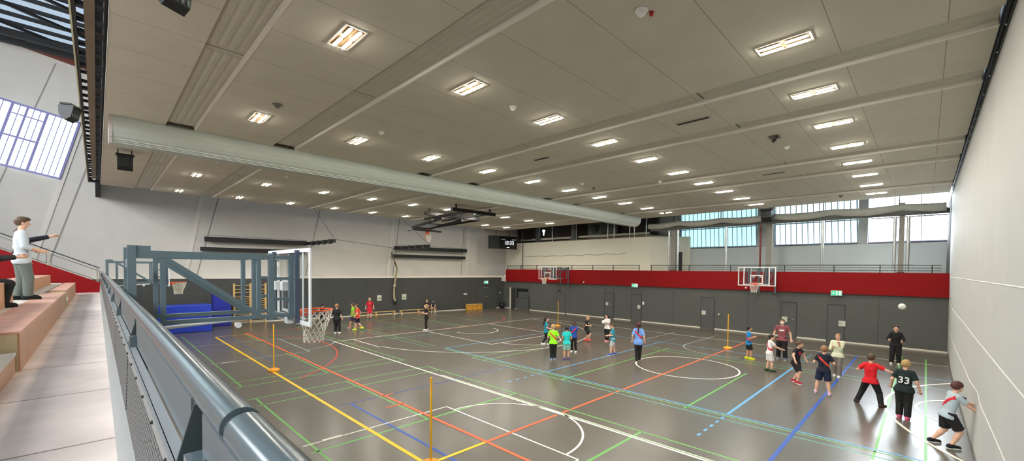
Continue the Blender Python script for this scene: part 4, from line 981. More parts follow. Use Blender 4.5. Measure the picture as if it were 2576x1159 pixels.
for y, hw, lab in ((12.4, .17, 'broad grey concrete column between two shiny pipes'), (6.62, .15, 'pale concrete column between the window bays'), (.9, .10, 'grey concrete column near the curtain in front of white window')):
    r = empty('gallery_column', (28.3, y, 3.58), lab, 'column', 'concrete columns on the right gallery')
    q = MB(); q.box(28.3 - .15, 28.3 + .15, y - hw, y + hw, 3.58, 7.1); q.build('shaft', mat('column_concrete', rgb(142, 140, 134), .8, 0, .05, 4), r, (28.3, y, 3.58))
    q = MB(); q.box(28.12, 28.48, y - hw - .03, y + hw + .03, 3.585, 3.68); q.build('foot', mat('column_foot', rgb(70, 72, 74), .7), r, (28.3, y, 3.58))
# sagging fabric duct along the gallery
r = empty('fabric_duct', (28, 6.5, 6.7), 'long sagging grey fabric duct under the ceiling along the right windows', 'duct')
q = MB(); pts = []; rads = []
y = 14.0
while y > -.72:
    ph = (y - .9) / 2.75; sg = abs(math.sin(ph * PI))
    pts.append((27.75, y, 6.83 - .12 * sg)); rads.append(.15 + .05 * sg); y -= .2
q.tube(pts, .17, 14, rads=rads); q.build('duct_fabric', mat('duct_grey', rgb(168, 168, 160), .8, 0, .08, 3), r, (28, 6.5, 6.7))
q = MB(); q.tube([(28.1, 14.0, 6.56), (28.1, -.72, 6.56)], .13, 10); q.build('duct_shade', mat('duct_shadow_grey', rgb(104, 106, 102), .85, 0, .1, 2), r, (28, 6.5, 6.7))  # dark tube stands for the shade under the fabric duct
q = MB()
for y in (12.2, 9.2, 6.5, 4.0, 1.0): q.bar((27.75, y, 6.9), (27.75, y, 7.4), .04, .04)
q.build('duct_hanger', M_darksteel, r, (28, 6.5, 6.7))
# services in the dark void over the box room
r = empty('service_pipes', (30, 20, 6.4), 'pale pipes and dark ducts in the void over the box room', 'pipes')
B = (30, 20, 6.4)
q = MB()
for y in (18.7, 18.1, 16.7, 16.3, 15.3, 21.9, 24.6): q.tube([(29.9, y, 6.2), (29.9, y, 8.2)], .05, 10)
q.build('riser_pipe', M_silver, r, B)
q = MB(); q.box(30.2, 30.5, 15.3, 29, 6.45, 6.62); q.build('pale_duct', M_trim, r, B)
q = MB(); q.box(29.8, 30.0, 26.2, 26.6, 6.2, 8.2); q.box(29.7, 30.1, 21.9, 22.3, 6.2, 8.2); q.tube([(29.3, 29.6, 6.42), (29.3, 26.6, 6.5)], .05, 8); q.box(30.4, 30.7, 18.2, 21.0, 6.2, 8.2); q.tube([(29.4, 27.9, 3.6), (29.4, 27.9, 7.4)], .035, 8)
q.build('dark_frame', mat('service_grey', rgb(96, 100, 100), .6, .2, .05), r, B)
r = empty('work_lamp', (30.0, 25.75, 7.0), 'small bright lamp glowing in the void over the box room', 'lamp')
q = MB(); q.lathe([(.05, -.35), (.07, -.1), (.15, .15), (.02, .2)], (30.0, 25.75, 7.2), 14); q.build('lamp_head', emit('work_lamp_glow', (.75, .9, 1, 1), .7), r, (30.0, 25.75, 7.0))
q = MB(); q.tube([(30, 25.75, 7.4), (30, 25.75, 8.5)], .012, 6); q.build('lamp_cord', M_black, r, (30.0, 25.75, 7.0))
r = empty('slack_cable', (29.44, 21, 4.9), 'thin wavy cable strung across the white box room wall', 'cable')
q = MB(); q.tube([(29.46, 27.8 - 11.0 * i / 60, 4.92 - .06 * abs(math.sin(i * .31)) * (1 + i / 60) + .12 * (i / 60) ** 2) for i in range(61)], .018, 6); q.build('cable_run', mat('cable_grey', rgb(170, 166, 150), .7), r, (29.44, 21, 4.9))

# ------------------------------------------------------------------ people
CAMZ = 3.62
class Field:
    """distance field on a grid, blended from limbs, turned into one continuous skin"""
    def __init__(s, lo, hi, vox):
        s.lo = np.array(lo, float); s.vox = vox
        s.n = np.ceil((np.array(hi) - s.lo) / vox).astype(int) + 2
        s.D = np.full(s.n, 0.3, np.float32)
        s.ax = [s.lo[i] + vox * np.arange(s.n[i]) for i in range(3)]
    def block(s, lo, hi):
        i0 = np.clip(np.floor((np.array(lo) - s.lo) / s.vox).astype(int), 0, s.n); i1 = np.clip(np.ceil((np.array(hi) - s.lo) / s.vox).astype(int) + 1, 0, s.n)
        sl = tuple(slice(a, b) for a, b in zip(i0, i1))
        return sl, np.meshgrid(s.ax[0][sl[0]], s.ax[1][sl[1]], s.ax[2][sl[2]], indexing='ij')
    def put(s, sl, d, k):
        o = s.D[sl]
        if k > 0:
            hh = np.clip(.5 + .5 * (o - d) / k, 0, 1); s.D[sl] = o * (1 - hh) + d * hh - k * hh * (1 - hh)
        else: s.D[sl] = np.minimum(o, d)
    def cap(s, a, b, ra, rb, k=.02, cuts=(), flat=None):
        a = np.array(a, float); b = np.array(b, float); m = max(ra, rb) + k + .03
        sl, (X, Y, Z) = s.block(np.minimum(a, b) - m, np.maximum(a, b) + m)
        ba = b - a; L = ba.dot(ba) + 1e-9
        t = np.clip(((X - a[0]) * ba[0] + (Y - a[1]) * ba[1] + (Z - a[2]) * ba[2]) / L, 0, 1)
        d = np.sqrt((X - a[0] - t * ba[0]) ** 2 + (Y - a[1] - t * ba[1]) ** 2 + (Z - a[2] - t * ba[2]) ** 2) - (ra + (rb - ra) * t)
        for p, n in cuts: d = np.maximum(d, (X - p[0]) * n[0] + (Y - p[1]) * n[1] + (Z - p[2]) * n[2])
        s.put(sl, d.astype(np.float32), k)
    def ell(s, c, R, r, k=.015, cuts=(), sub=False):
        c = np.array(c, float); m = max(r) + k + .03
        sl, (X, Y, Z) = s.block(c - m, c + m)
        q = [(X - c[0]) * R[i][0] + (Y - c[1]) * R[i][1] + (Z - c[2]) * R[i][2] for i in range(3)]
        k0 = np.sqrt(sum((q[i] / r[i]) ** 2 for i in range(3))); k1 = np.sqrt(sum((q[i] / r[i] ** 2) ** 2 for i in range(3))) + 1e-6
        d = k0 * (k0 - 1) / k1
        for p, n in cuts: d = np.maximum(d, (X - p[0]) * n[0] + (Y - p[1]) * n[1] + (Z - p[2]) * n[2])
        if sub: s.D[sl] = np.maximum(s.D[sl], -d)
        else: s.put(sl, d.astype(np.float32), k)
    def mesh(s):
        D = s.D; S = D < 0; nx, ny, nz = D.shape
        cell = np.zeros((nx - 1, ny - 1, nz - 1), np.int8)
        acc = np.zeros(cell.shape + (3,), np.float32); cnt = np.zeros(cell.shape, np.float32)
        for dx in (0, 1):
            for dy in (0, 1):
                for dz in (0, 1): cell += S[dx:nx - 1 + dx, dy:ny - 1 + dy, dz:nz - 1 + dz]
        act = (cell > 0) & (cell < 8)
        for axis in range(3):
            oth = [i for i in range(3) if i != axis]
            for p in (0, 1):
                for q in (0, 1):
                    o = [0, 0, 0]; o[oth[0]] = p; o[oth[1]] = q; e = list(o); e[axis] = 1
                    A = D[o[0]:nx - 1 + o[0], o[1]:ny - 1 + o[1], o[2]:nz - 1 + o[2]]; Bv = D[e[0]:nx - 1 + e[0], e[1]:ny - 1 + e[1], e[2]:nz - 1 + e[2]]
                    m = ((A < 0) != (Bv < 0)) & act
                    t = np.where(m, A / np.where(m, A - Bv, 1), 0)
                    cnt += m
                    for i in range(3): acc[..., i] += np.where(m, (t if i == axis else o[i]), 0)
        idx = np.full(cell.shape, -1, np.int64); w = np.argwhere(act); idx[act] = np.arange(len(w))
        V = (w + acc[act] / np.maximum(cnt[act], 1)[:, None]) * s.vox + s.lo
        F = []
        for axis in range(3):
            o1, o2 = [(1, 2), (2, 0), (0, 1)][axis]
            sh = [nx, ny, nz]; sh[axis] -= 1
            lo = [0, 0, 0]; hi = [nx, ny, nz]; hi[axis] -= 1; lo[o1] = 1; lo[o2] = 1; hi[o1] -= 1; hi[o2] -= 1
            A = S[lo[0]:hi[0], lo[1]:hi[1], lo[2]:hi[2]]
            l2 = list(lo); h2 = list(hi); l2[axis] += 1; h2[axis] += 1
            Bv = S[l2[0]:h2[0], l2[1]:h2[1], l2[2]:h2[2]]
            for flip, m in ((False, A & ~Bv), (True, ~A & Bv)):
                P = np.argwhere(m) + np.array(lo)
                if not len(P): continue
                def g(a, b):
                    q = P.copy(); q[:, o1] += a; q[:, o2] += b
                    return idx[q[:, 0], q[:, 1], q[:, 2]]
                quad = np.stack([g(-1, -1), g(0, -1), g(0, 0), g(-1, 0)], 1)
                F.append(quad[:, ::-1] if flip else quad)
        F = np.concatenate(F) if F else np.zeros((0, 4), int)
        F = F[(F >= 0).all(1)]
        return V, F
def field_obj(name, fields, mats, parent, extra=None):
    vs = []; fs = []; o = 0
    for f in fields:
        V, F = f.mesh(); vs += V.tolist(); fs += (F + o).tolist(); o += len(V)
    if extra:
        fs += [tuple(i + o for i in q) for q in extra.f]; vs += [tuple(v) for v in extra.v]
    if not fs: return None
    me = bpy.data.meshes.new(name); me.from_pydata(vs, [], fs); me.materials.append(mats)
    me.polygons.foreach_set('use_smooth', [True] * len(me.polygons)); me.update()
    ob = bpy.data.objects.new(name, me); COL.objects.link(ob); ob.parent = parent
    return ob
def V3(*a): return np.array(a, float)
def unit(v): return v / (np.linalg.norm(v) + 1e-9)
def ik(a, t, l1, l2, pole):
    d = t - a; L = np.linalg.norm(d); L2 = min(L, (l1 + l2) * .995); u = d / (L + 1e-9); t = a + u * L2
    c = (l1 * l1 + L2 * L2 - l2 * l2) / (2 * l1 * L2); c = max(-1, min(1, c)); pl = pole - u * pole.dot(u); pl = unit(pl)
    return a + u * l1 * c + pl * l1 * math.sqrt(1 - c * c), t
SKIN = dict(light=rgb(226, 178, 150), tan=rgb(202, 150, 116), brown=rgb(112, 76, 58))
def cloth(name, r, g, b, rough=.85): return mat('cloth_' + name, rgb(r, g, b), rough, 0, .05, 14, .15)
def person(label, x, y, h, face, top, bottom, shoes, hair, z0=0.0, skin='light', sleeve=.6, legs='long', feet=None, hands=None, hip=.522, lean=(0, 0), twist=0, headyaw=0, headpitch=0,
           style='short', sash=None, mask=False, adult=False, vox=.011, topname='shirt', bottomname='trousers', logo=None, number=None, knees=None, elbows=None, sole=None, eyes=False, fat=1.0, toes=None, group=None, footyaw=(0, 0), hem=.02, hood=False):
    view = unit(V3(x, y)); a = math.radians(-face)
    dr = V3(view[0] * math.cos(a) - view[1] * math.sin(a), view[0] * math.sin(a) + view[1] * math.cos(a))
    rz = math.atan2(dr[1], dr[0]) - PI / 2
    root = empty('person', (x, y, z0), label, 'person', group, rz)
    root['category'] = 'person'
    hs = .86 if adult else 1.0                       # head is smaller on grown-ups
    sw = (.098 if adult else .086) * h * fat ** .5
    P = V3(0, 0, hip * h); u = unit(V3(lean[0], lean[1], 1)); N = P + u * .315 * h
    tw = math.radians(twist); r0 = V3(math.cos(tw), -math.sin(tw), 0); r = unit(r0 - u * r0.dot(u)); f = np.cross(u, r)
    hipw = .05 * h
    feet = feet or ((-.06, 0, .0), (.06, 0, .0)); ank = []
    for q in feet: ank.append(V3(q[0] * h, q[1] * h, q[2] * h + .045 * h))
    hips = [P + V3(-hipw, 0, -.01 * h), P + V3(hipw, 0, -.01 * h)]
    knees = knees or (V3(-.05, 1, 0), V3(.05, 1, 0)); kn = []
    for i in range(2):
        k_, t_ = ik(hips[i], ank[i], .245 * h, .225 * h, np.array(knees[i], float)); kn.append(k_); ank[i] = t_
    sh = [N - u * .032 * h - r * sw, N - u * .032 * h + r * sw]
    hands = hands or ((-.05, .02, -.29), (.05, .02, -.29))
    elbows = elbows or ((-.5, -1, -.3), (.5, -1, -.3)); el = []; wr = []
    for i in range(2):
        t = sh[i] + (r * hands[i][0] + f * hands[i][1] + V3(0, 0, hands[i][2])) * h
        pole = r * elbows[i][0] + f * elbows[i][1] + V3(0, 0, elbows[i][2])
        e_, w_ = ik(sh[i], t, .165 * h, .14 * h, pole); el.append(e_); wr.append(w_)
    hy = math.radians(headyaw); hp = math.radians(headpitch)
    uh = unit(u * .6 + V3(0, 0, .5)); rh = r * math.cos(hy) - f * math.sin(hy); fh = r * math.sin(hy) + f * math.cos(hy)
    fh = unit(fh - uh * fh.dot(uh)); rh = np.cross(fh, uh)
    fh, uh = fh * math.cos(hp) - uh * math.sin(hp), uh * math.cos(hp) + fh * math.sin(hp)
    HC = N + unit(u + V3(0, 0, .5)) * .098 * h + fh * .012 * h; R = (rh, fh, uh); g = h * hs
    lo = np.minimum.reduce([P, N, HC] + ank + kn + el + wr) - .17 * h; hi = np.maximum.reduce([P, N, HC] + ank + kn + el + wr) + .17 * h; lo[2] = min(lo[2], -.01)
    def torso(F, off, cuts=(), k=.03):
        F.cap(P - r * .034 * h, P + r * .034 * h, .050 * h * fat + off, .050 * h * fat + off, k, cuts)
        for s_ in (-1, 1):
            F.cap(P + r * s_ * .030 * h + u * .02 * h, N - u * .10 * h + r * s_ * .036 * h, .043 * h * fat + off, .048 * h * fat + off, k, cuts)
        F.cap(N - u * .11 * h, N - u * .06 * h, .054 * h * fat + off, .045 * h + off, k, cuts)
        F.cap(sh[0] + r * .018 * h, sh[1] - r * .018 * h, .032 * h + off, .032 * h + off, k, cuts)
    # body: one continuous skin
    B = Field(lo, hi, vox)
    torso(B, 0)
    for i in range(2):
        B.cap(hips[i], kn[i], .054 * h * fat, .036 * h, .02); B.cap(kn[i], kn[i] * .62 + ank[i] * .38, .035 * h, .036 * h, .015); B.cap(kn[i] * .62 + ank[i] * .38, ank[i], .035 * h, .022 * h, .015)
        B.cap(sh[i], el[i], .029 * h, .024 * h, .02); B.cap(el[i], wr[i], .024 * h, .017 * h, .012)
        hd = unit(wr[i] - el[i]); B.cap(wr[i], wr[i] + hd * .035 * h, .017 * h, .021 * h, .01)
        fy = math.radians(footyaw[i]); fd = V3(math.sin(fy), math.cos(fy), 0)
        B.cap(ank[i] - V3(0, 0, .018 * h), ank[i] + fd * .07 * h - V3(0, 0, .025 * h), .022 * h, .018 * h, .01)
    B.cap(N - u * .03 * h, HC - uh * .03 * h, .032 * h, .029 * h, .015)
    B.ell(HC + uh * .012 * g, R, (.056 * g, .066 * g, .066 * g), .01); B.ell(HC + fh * .02 * g - uh * .035 * g, R, (.042 * g, .042 * g, .038 * g), .02)
    B.cap(HC + fh * .066 * g + uh * .004 * g, HC + fh * .078 * g - uh * .015 * g, .008 * g, .011 * g, .008)
    for s_ in (-1, 1): B.ell(HC + rh * s_ * .056 * g - fh * .004 * g - uh * .005 * g, R, (.008 * g, .014 * g, .018 * g), .004)
    ex = MB()
    for i in range(2):
        hd = unit(wr[i] - el[i]); sd = unit(np.cross(hd, f + V3(.01, .02, .03))); pn = unit(np.cross(sd, hd)); cr = 1 if i else -1
        b0 = wr[i] + hd * .045 * h
        for j in range(4):
            o = b0 + sd * (j - 1.5) * .0115 * h; ln = (.036, .042, .039, .03)[j] * h
            ex.tube([o, o + hd * ln * .5 + pn * .004 * h, o + hd * ln * .95 + pn * .014 * h], .006 * h, 6, rads=[.0066 * h, .006 * h, .0048 * h])
        o = wr[i] + hd * .02 * h + sd * .018 * h * -1; ex.tube([o, o - sd * .018 * h + hd * .018 * h, o - sd * .02 * h + hd * .034 * h], .006 * h, 6, rads=[.008 * h, .007 * h, .0055 * h])
    field_obj('body', [B], mat('skin_' + skin, SKIN[skin], .6, 0, .04, 6), root, ex)
    # clothes
    T = Field(lo, hi, vox)
    off = .011 * h
    hemp = P - u * hem * 4 * h if hem > .02 else P - u * .055 * h
    cuts = ((hemp, -u), (N + u * .012 * h, u))
    torso(T, off, cuts)
    T.cap(P - r * .046 * h - u * .012 * h, P + r * .046 * h - u * .012 * h, .069 * h * fat, .069 * h * fat, .03, cuts)
    T.cap(P - r * .048 * h * fat ** .5 - u * .04 * h, P + r * .048 * h * fat ** .5 - u * .04 * h, (.071 * fat + .006) * h, (.071 * fat + .006) * h, .02, cuts)
    for i in range(2):
        d1 = unit(el[i] - sh[i]); d2 = unit(wr[i] - el[i])
        if sleeve <= 1:
            e = sh[i] + (el[i] - sh[i]) * sleeve; T.cap(sh[i], e + d1 * .05 * h, .039 * h, .041 * h, .02, ((e, d1),))
        else:
            e = el[i] + (wr[i] - el[i]) * (sleeve - 1); T.cap(sh[i], el[i], .039 * h, .034 * h, .02); T.cap(el[i], e + d2 * .03 * h, .033 * h, .027 * h, .015, ((e, d2),))
    field_obj(topname, [T], top, root)
    L = Field(lo, hi, vox); off = {'long': .012, 'tight': .005, 'short': .014, 'wide': .016}[legs if legs in ('long', 'tight', 'short', 'wide') else 'long'] * h
    wcut = ((P + u * .035 * h, u),)
    L.cap(P - r * .034 * h, P + r * .034 * h, .050 * h * fat + off, .050 * h * fat + off, .03, wcut)
    for i in range(2):
        d1 = unit(kn[i] - hips[i]); d2 = unit(ank[i] - kn[i])
        if legs == 'short':
            e = hips[i] + (kn[i] - hips[i]) * .88; L.cap(hips[i], e + d1 * .06 * h, .055 * h * fat + off, .048 * h + off, .02, ((e, d1),) + wcut)
        else:
            e = ank[i] - d2 * (.03 * h if bottomname == 'cropped_trousers' else .0); L.cap(hips[i], kn[i], .055 * h * fat + off, .037 * h + off, .02, wcut); L.cap(kn[i], ank[i] + d2 * .05 * h, .037 * h + off, .027 * h + off * 1.2, .02, ((e, d2),))
    field_obj(bottomname, [L], bottom, root)
    for i in range(2):
        fy = math.radians(footyaw[i]); fd = V3(math.sin(fy), math.cos(fy), 0); z = ank[i][2] - .045 * h
        A = ank[i] * V3(1, 1, 0)
        S = Field(A + V3(-.16 * h, -.16 * h, z - .01), A + V3(.16 * h, .16 * h, z + .12 * h), vox * .75)
        c = ((A + V3(0, 0, z + .012 * h), V3(0, 0, -1)),)
        S.cap(A - fd * .025 * h + V3(0, 0, z + .032 * h), A + fd * .085 * h + V3(0, 0, z + .022 * h), .032 * h, .026 * h, .01, c); S.cap(A + V3(0, 0, z + .03 * h), A + V3(0, 0, z + .06 * h), .032 * h, .031 * h, .01, c + ((A + V3(0, 0, z + .066 * h), V3(0, 0, 1)),))
        so = field_obj('shoe', [S], shoes, root)
        sd = V3(fd[1], -fd[0], 0); q = MB(); pl = []
        for k in range(20):
            t = 2 * PI * k / 20; ct, st = math.cos(t), math.sin(t); lx = .03 * h * st * (1.05 if ct > 0 else .95); ly = .03 * h + .082 * h * ct
            pl.append(A + sd * lx + fd * ly)
        q.add([tuple(p_ + V3(0, 0, z + .001)) for p_ in pl] + [tuple(p_ + V3(0, 0, z + .016 * h)) for p_ in pl], [(k, (k + 1) % 20, 20 + (k + 1) % 20, 20 + k) for k in range(20)] + [tuple(range(19, -1, -1)), tuple(range(20, 40))])
        q.build('sole', sole or M_white, so)
    # hair
    H = Field(HC - .3 * g, HC + .16 * g, vox * .8)
    c = ((HC - fh * .0 + uh * (-.012 * g), unit(-uh + fh * .95)),)
    H.ell(HC - fh * .008 * g + uh * .018 * g, R, (.063 * g, .072 * g, .069 * g), .01, c)
    if style in ('long', 'pony'):
        H.ell(HC - fh * .014 * g + uh * .0 * g, R, (.064 * g, .066 * g, .075 * g), .01, ((HC - fh * .005 * g, fh),))
    if style == 'long': H.cap(HC - fh * .045 * g - uh * .02 * g, N - f * .075 * h - u * .10 * h, .045 * g, .03 * g, .02)
    if style == 'pony': H.cap(HC - fh * .075 * g + uh * .02 * g, HC - fh * .09 * g, .02 * g, .024 * g, .015); H.cap(HC - fh * .09 * g, N - f * .085 * h - u * .09 * h, .024 * g, .014 * g, .015)
    if style == 'fluffy': H.ell(HC + fh * .012 * g + uh * .055 * g, R, (.062 * g, .07 * g, .035 * g), .02)
    field_obj('hair', [H], hair, root)
    if eyes:
        q = MB()
        for s_ in (-1, 1): q.sphere(HC + rh * s_ * .024 * g + fh * .060 * g + uh * .008 * g, .0085 * g, 8, 6)
        q.build('eye', mat('eye_dark', rgb(38, 30, 28), .3, 0, 0), root)
        q = MB(); q.sphere(HC + fh * .060 * g - uh * .036 * g, .014 * g, 10, 6, 0, (1.2, .5, .35))
        if not mask: q.build('mouth', mat('lip', rgb(170, 96, 86), .6, 0, 0), root)
    if mask:
        K = Field(HC - .12 * g, HC + .12 * g, vox * .7)
        K.ell(HC + fh * .024 * g - uh * .028 * g, R, (.05 * g, .056 * g, .038 * g), .01, ((HC + fh * .022 * g, -fh),))
        field_obj('face_mask', [K], M_white, root)
    if sash:
        m, sgn = sash
        K = Field(lo, hi, vox * .8); torso(K, .017 * h)
        nrm = unit(r * sgn * .72 + u * .70); c = P * .45 + N * .55
        Xg, Yg, Zg = np.meshgrid(*K.ax, indexing='ij')
        dd = np.abs((Xg - c[0]) * nrm[0] + (Yg - c[1]) * nrm[1] + (Zg - c[2]) * nrm[2]) - .019 * h
        K.D = np.maximum(K.D, dd.astype(np.float32)); field_obj('sash', [K], m, root)
    if logo:
        m, w_, h_, zz, back = logo
        K = Field(lo, hi, vox * .8); torso(K, .0155 * h)
        c = N - u * zz * h + f * (-.08 if back else .08) * h; Xg, Yg, Zg = np.meshgrid(*K.ax, indexing='ij')
        e = np.sqrt((((Xg - c[0]) * r[0] + (Yg - c[1]) * r[1] + (Zg - c[2]) * r[2]) / (w_ * h)) ** 2 + (((Xg - c[0]) * u[0] + (Yg - c[1]) * u[1] + (Zg - c[2]) * u[2]) / (h_ * h)) ** 2 + (((Xg - c[0]) * f[0] + (Yg - c[1]) * f[1] + (Zg - c[2]) * f[2]) / (.1 * h)) ** 2) - 1
        K.D = np.maximum(K.D, (e * .03).astype(np.float32)); field_obj('print', [K], m, root)
    if number:
        cu = bpy.data.curves.new('jersey_number', 'FONT'); cu.body = number; cu.align_x = 'CENTER'; cu.size = .155 * h; cu.extrude = .0; cu.offset = .004
        to = bpy.data.objects.new('tmp_text', cu); COL.objects.link(to)
        me = bpy.data.meshes.new_from_object(to.evaluated_get(bpy.context.evaluated_depsgraph_get())); bpy.data.objects.remove(to)
        bm = bmesh.new(); bm.from_mesh(me); bmesh.ops.subdivide_edges(bm, edges=bm.edges, cuts=2); 
        rb = unit(r); c = N - u * .215 * h
        for v in bm.verts:
            px, py = v.co.x, v.co.y; dist = .079 * h - 1.6 * px * px / h
            v.co = Vector(c + rb * px + u * py - f * dist)
        bm.to_mesh(me); bm.free(); me.materials.append(M_white)
        no = bpy.data.objects.new('jersey_number', me); COL.objects.link(no); no.parent = root
        md = no.modifiers.new('Solid', 'SOLIDIFY'); md.thickness = .006
    root['_hands'] = [float(t) for w_ in wr for t in w_]
    W = Matrix.Translation((x, y, z0)) @ Matrix.Rotation(rz, 4, 'Z')
    out = [W @ Vector(w_ + unit(w_ - e_) * .06 * h) for w_, e_ in zip(wr, el)]
    del root['_hands']
    return root, out
hb = mat('hair_dark', rgb(34, 27, 24), .6, 0, .1, 30); hbr = mat('hair_brown', rgb(86, 62, 42), .6, 0, .1, 30); hbl = mat('hair_blond', rgb(182, 146, 96), .6, 0, .1, 30); hbm = mat('hair_maroon', rgb(74, 26, 36), .6, 0, .1, 30); hlb = mat('hair_light_brown', rgb(150, 112, 72), .6, 0, .1, 30)
kBlack = cloth('black', 24, 23, 25); kWhite = cloth('white', 236, 232, 230); sWhite = cloth('shoe_white', 232, 232, 228); sBlack = cloth('shoe_black', 22, 22, 24)
redband = cloth('red_band', 222, 44, 60); orangeband = cloth('orange_band', 232, 72, 54)
kTeal = cloth('teal', 22, 138, 160)
person('girl with long dark hair in teal shirt and black leggings, walking right', 15.33, 12.95, 1.36, 88, kTeal, kBlack, sWhite, hb, legs='tight', bottomname='leggings', style='long', feet=((-.05, -.12, .0), (.05, .1, .0)), hands=((-.03, .1, -.2), (.02, .16, -.19)), sleeve=.8, hip=.485, logo=(kWhite, .05, .05, .12, False))
person('blond boy in lime green shirt seen from behind, black trousers', 12.9, 10.51, 1.41, 5, cloth('lime', 150, 236, 34), kBlack, cloth('shoe_blue_white', 120, 150, 190), hbl, feet=((-.045, 0, 0), (.045, .05, 0)), hands=((-.03, .13, -.2), (.06, .12, -.2)), style='fluffy', sash=(orangeband, 1), sleeve=.75)
person('boy in turquoise shirt and mint shorts seen from behind', 13.37, 10.19, 1.34, 0, cloth('turquoise', 38, 200, 196), cloth('mint', 140, 186, 168), cloth('shoe_purple', 84, 72, 150), hb, skin='tan', legs='short', bottomname='shorts', feet=((-.07, -.02, 0), (.055, .05, 0)), hands=((-.04, .03, -.28), (.03, .12, -.22)), sole=cloth('sole_purple', 98, 84, 160))
person('dark-skinned boy in blue shirt with red sash facing the camera', 14.84, 10.92, 1.36, 200, cloth('royal', 30, 78, 160), kBlack, sWhite, hb, skin='brown', legs='tight', bottomname='leggings', feet=((-.08, .02, 0), (.07, -.02, 0)), hands=((-.08, .06, -.27), (.08, .05, -.27)), sash=(redband, 1), eyes=True)
person('blond boy in black shirt and shorts running, coral shoes', 17.56, 12.14, 1.33, 110, kBlack, kBlack, cloth('shoe_coral', 240, 84, 76), hbl, legs='short', bottomname='shorts', feet=((-.05, -.07, .02), (.05, .10, .05)), hands=((-.10, -.06, -.26), (.02, .14, -.14)), lean=(0, .08), hip=.49, style='fluffy', sole=cloth('sole_coral', 236, 96, 84), logo=(kWhite, .035, .03, .1, False), sleeve=.7)
_, H6 = person('girl in white top holding a white ball, black trousers', 18.36, 11.43, 1.37, 215, kWhite, kBlack, cloth('shoe_pink', 246, 142, 136), hb, feet=((-.04, .02, 0), (.05, -.02, 0)), hands=((.06, .12, -.10), (-.04, .13, -.10)), style='pony', headyaw=30, eyes=True, sleeve=.7, hem=.02)
person('brown-haired boy in teal shirt and pale shorts, blue shoes, looking left', 15.52, 9.38, 1.34, 262, kTeal, cloth('pale_grey', 186, 188, 188), cloth('shoe_blue', 62, 84, 176), hbr, legs='short', bottomname='shorts', feet=((-.075, .07, 0), (.075, -.09, 0)), hands=((.0, .16, -.17), (.0, .15, -.19)), logo=(kWhite, .06, .045, .12, False), headpitch=15, headyaw=-8, sleeve=.8, hem=.026)
person('girl with maroon ponytail in light blue shirt seen from behind', 15.25, 8.06, 1.55, 2, cloth('sky_blue', 122, 164, 232), kBlack, sBlack, hbm, legs='tight', bottomname='leggings', feet=((-.03, -.04, 0), (.035, .06, 0)), hands=((-.06, .01, -.28), (.07, .01, -.28)), style='pony', sash=(redband, 1), sleeve=.85, hem=.027)
person('dark-haired boy in bright blue shirt with red sash, yellow shoes, arms folded', 19.0, 5.11, 1.36, 80, cloth('azure', 20, 140, 210), kBlack, cloth('shoe_yellow', 226, 234, 30), hb, skin='tan', legs='short', bottomname='shorts', feet=((-.07, -.03, 0), (.07, .06, 0)), hands=((.08, .13, -.12), (-.06, .13, -.13)), sash=(redband, 1), sole=cloth('sole_yellow', 226, 232, 40), hem=.024)
person('boy all in white with a red sash reaching his arm to the right', 17.28, 3.96, 1.33, 75, kWhite, cloth('white_shorts', 226, 224, 222), cloth('shoe_green', 46, 84, 40), hb, legs='short', bottomname='shorts', feet=((-.06, -.04, 0), (.06, .05, 0)), hands=((-.01, .22, -.17), (.02, .24, -.15)), sash=(redband, 1), lean=(0, .08), sole=sBlack, headyaw=10)
person('adult in maroon shirt with white face mask and black trousers', 20.04, 4.15, 1.66, 190, cloth('maroon', 146, 78, 84), kBlack, cloth('shoe_grey', 110, 108, 124), hbr, adult=True, legs='wide', feet=((-.09, .05, .0), (.08, -.05, 0)), hands=((-.09, .02, -.28), (.09, .04, -.28)), mask=True, eyes=True, logo=(kWhite, .06, .02, .11, False), fat=1.1)
person('brown-haired boy in black and red shirt running with open arms, red shoes', 16.12, 2.94, 1.42, 120, cloth('black_top', 34, 26, 32), kBlack, cloth('shoe_red', 176, 36, 50), hbr, legs='short', bottomname='shorts', feet=((-.06, -.08, .0), (.06, .08, .0)), hands=((-.14, .05, -.22), (.17, .1, -.2)), lean=(0, .14), hip=.485, logo=(cloth('logo_red', 170, 44, 56), .05, .05, .1, False), headyaw=-20, elbows=((-1, -.5, 0), (1, -.5, 0)))
person('boy in navy shirt and shorts with orange sash seen from behind', 15.16, 2.07, 1.43, 0, cloth('navy', 26, 30, 48), cloth('navy_short', 24, 34, 66), cloth('shoe_lilac', 206, 170, 196), hlb, legs='short', bottomname='shorts', feet=((-.12, .03, 0), (.11, -.05, 0)), hands=((-.03, .13, -.15), (.05, .14, -.15)), sash=(orangeband, 1), sleeve=.7)
person('woman in pale top and grey trousers raising a hand to her face', 18.06, 2.09, 1.50, 186, cloth('pale_lemon', 226, 232, 200), cloth('taupe', 128, 118, 112), sWhite, hlb, adult=True, legs='long', feet=((-.045, .04, 0), (.045, -.08, 0)), hands=((.06, .11, -.03), (-.03, .14, -.10)), eyes=True, style='short', sleeve=1.5, topname='blouse')
person('boy in red shirt with legs wide apart seen from behind, arm stretched right', 14.93, 1.0, 1.46, 10, cloth('bright_red', 224, 28, 40), kBlack, cloth('shoe_brown', 66, 46, 42), hbr, hip=.47, feet=((-.19, .03, 0), (.17, -.03, 0)), hands=((-.06, .16, -.10), (.27, .06, -.12)), sleeve=.7, footyaw=(-30, 30), sole=sBlack)
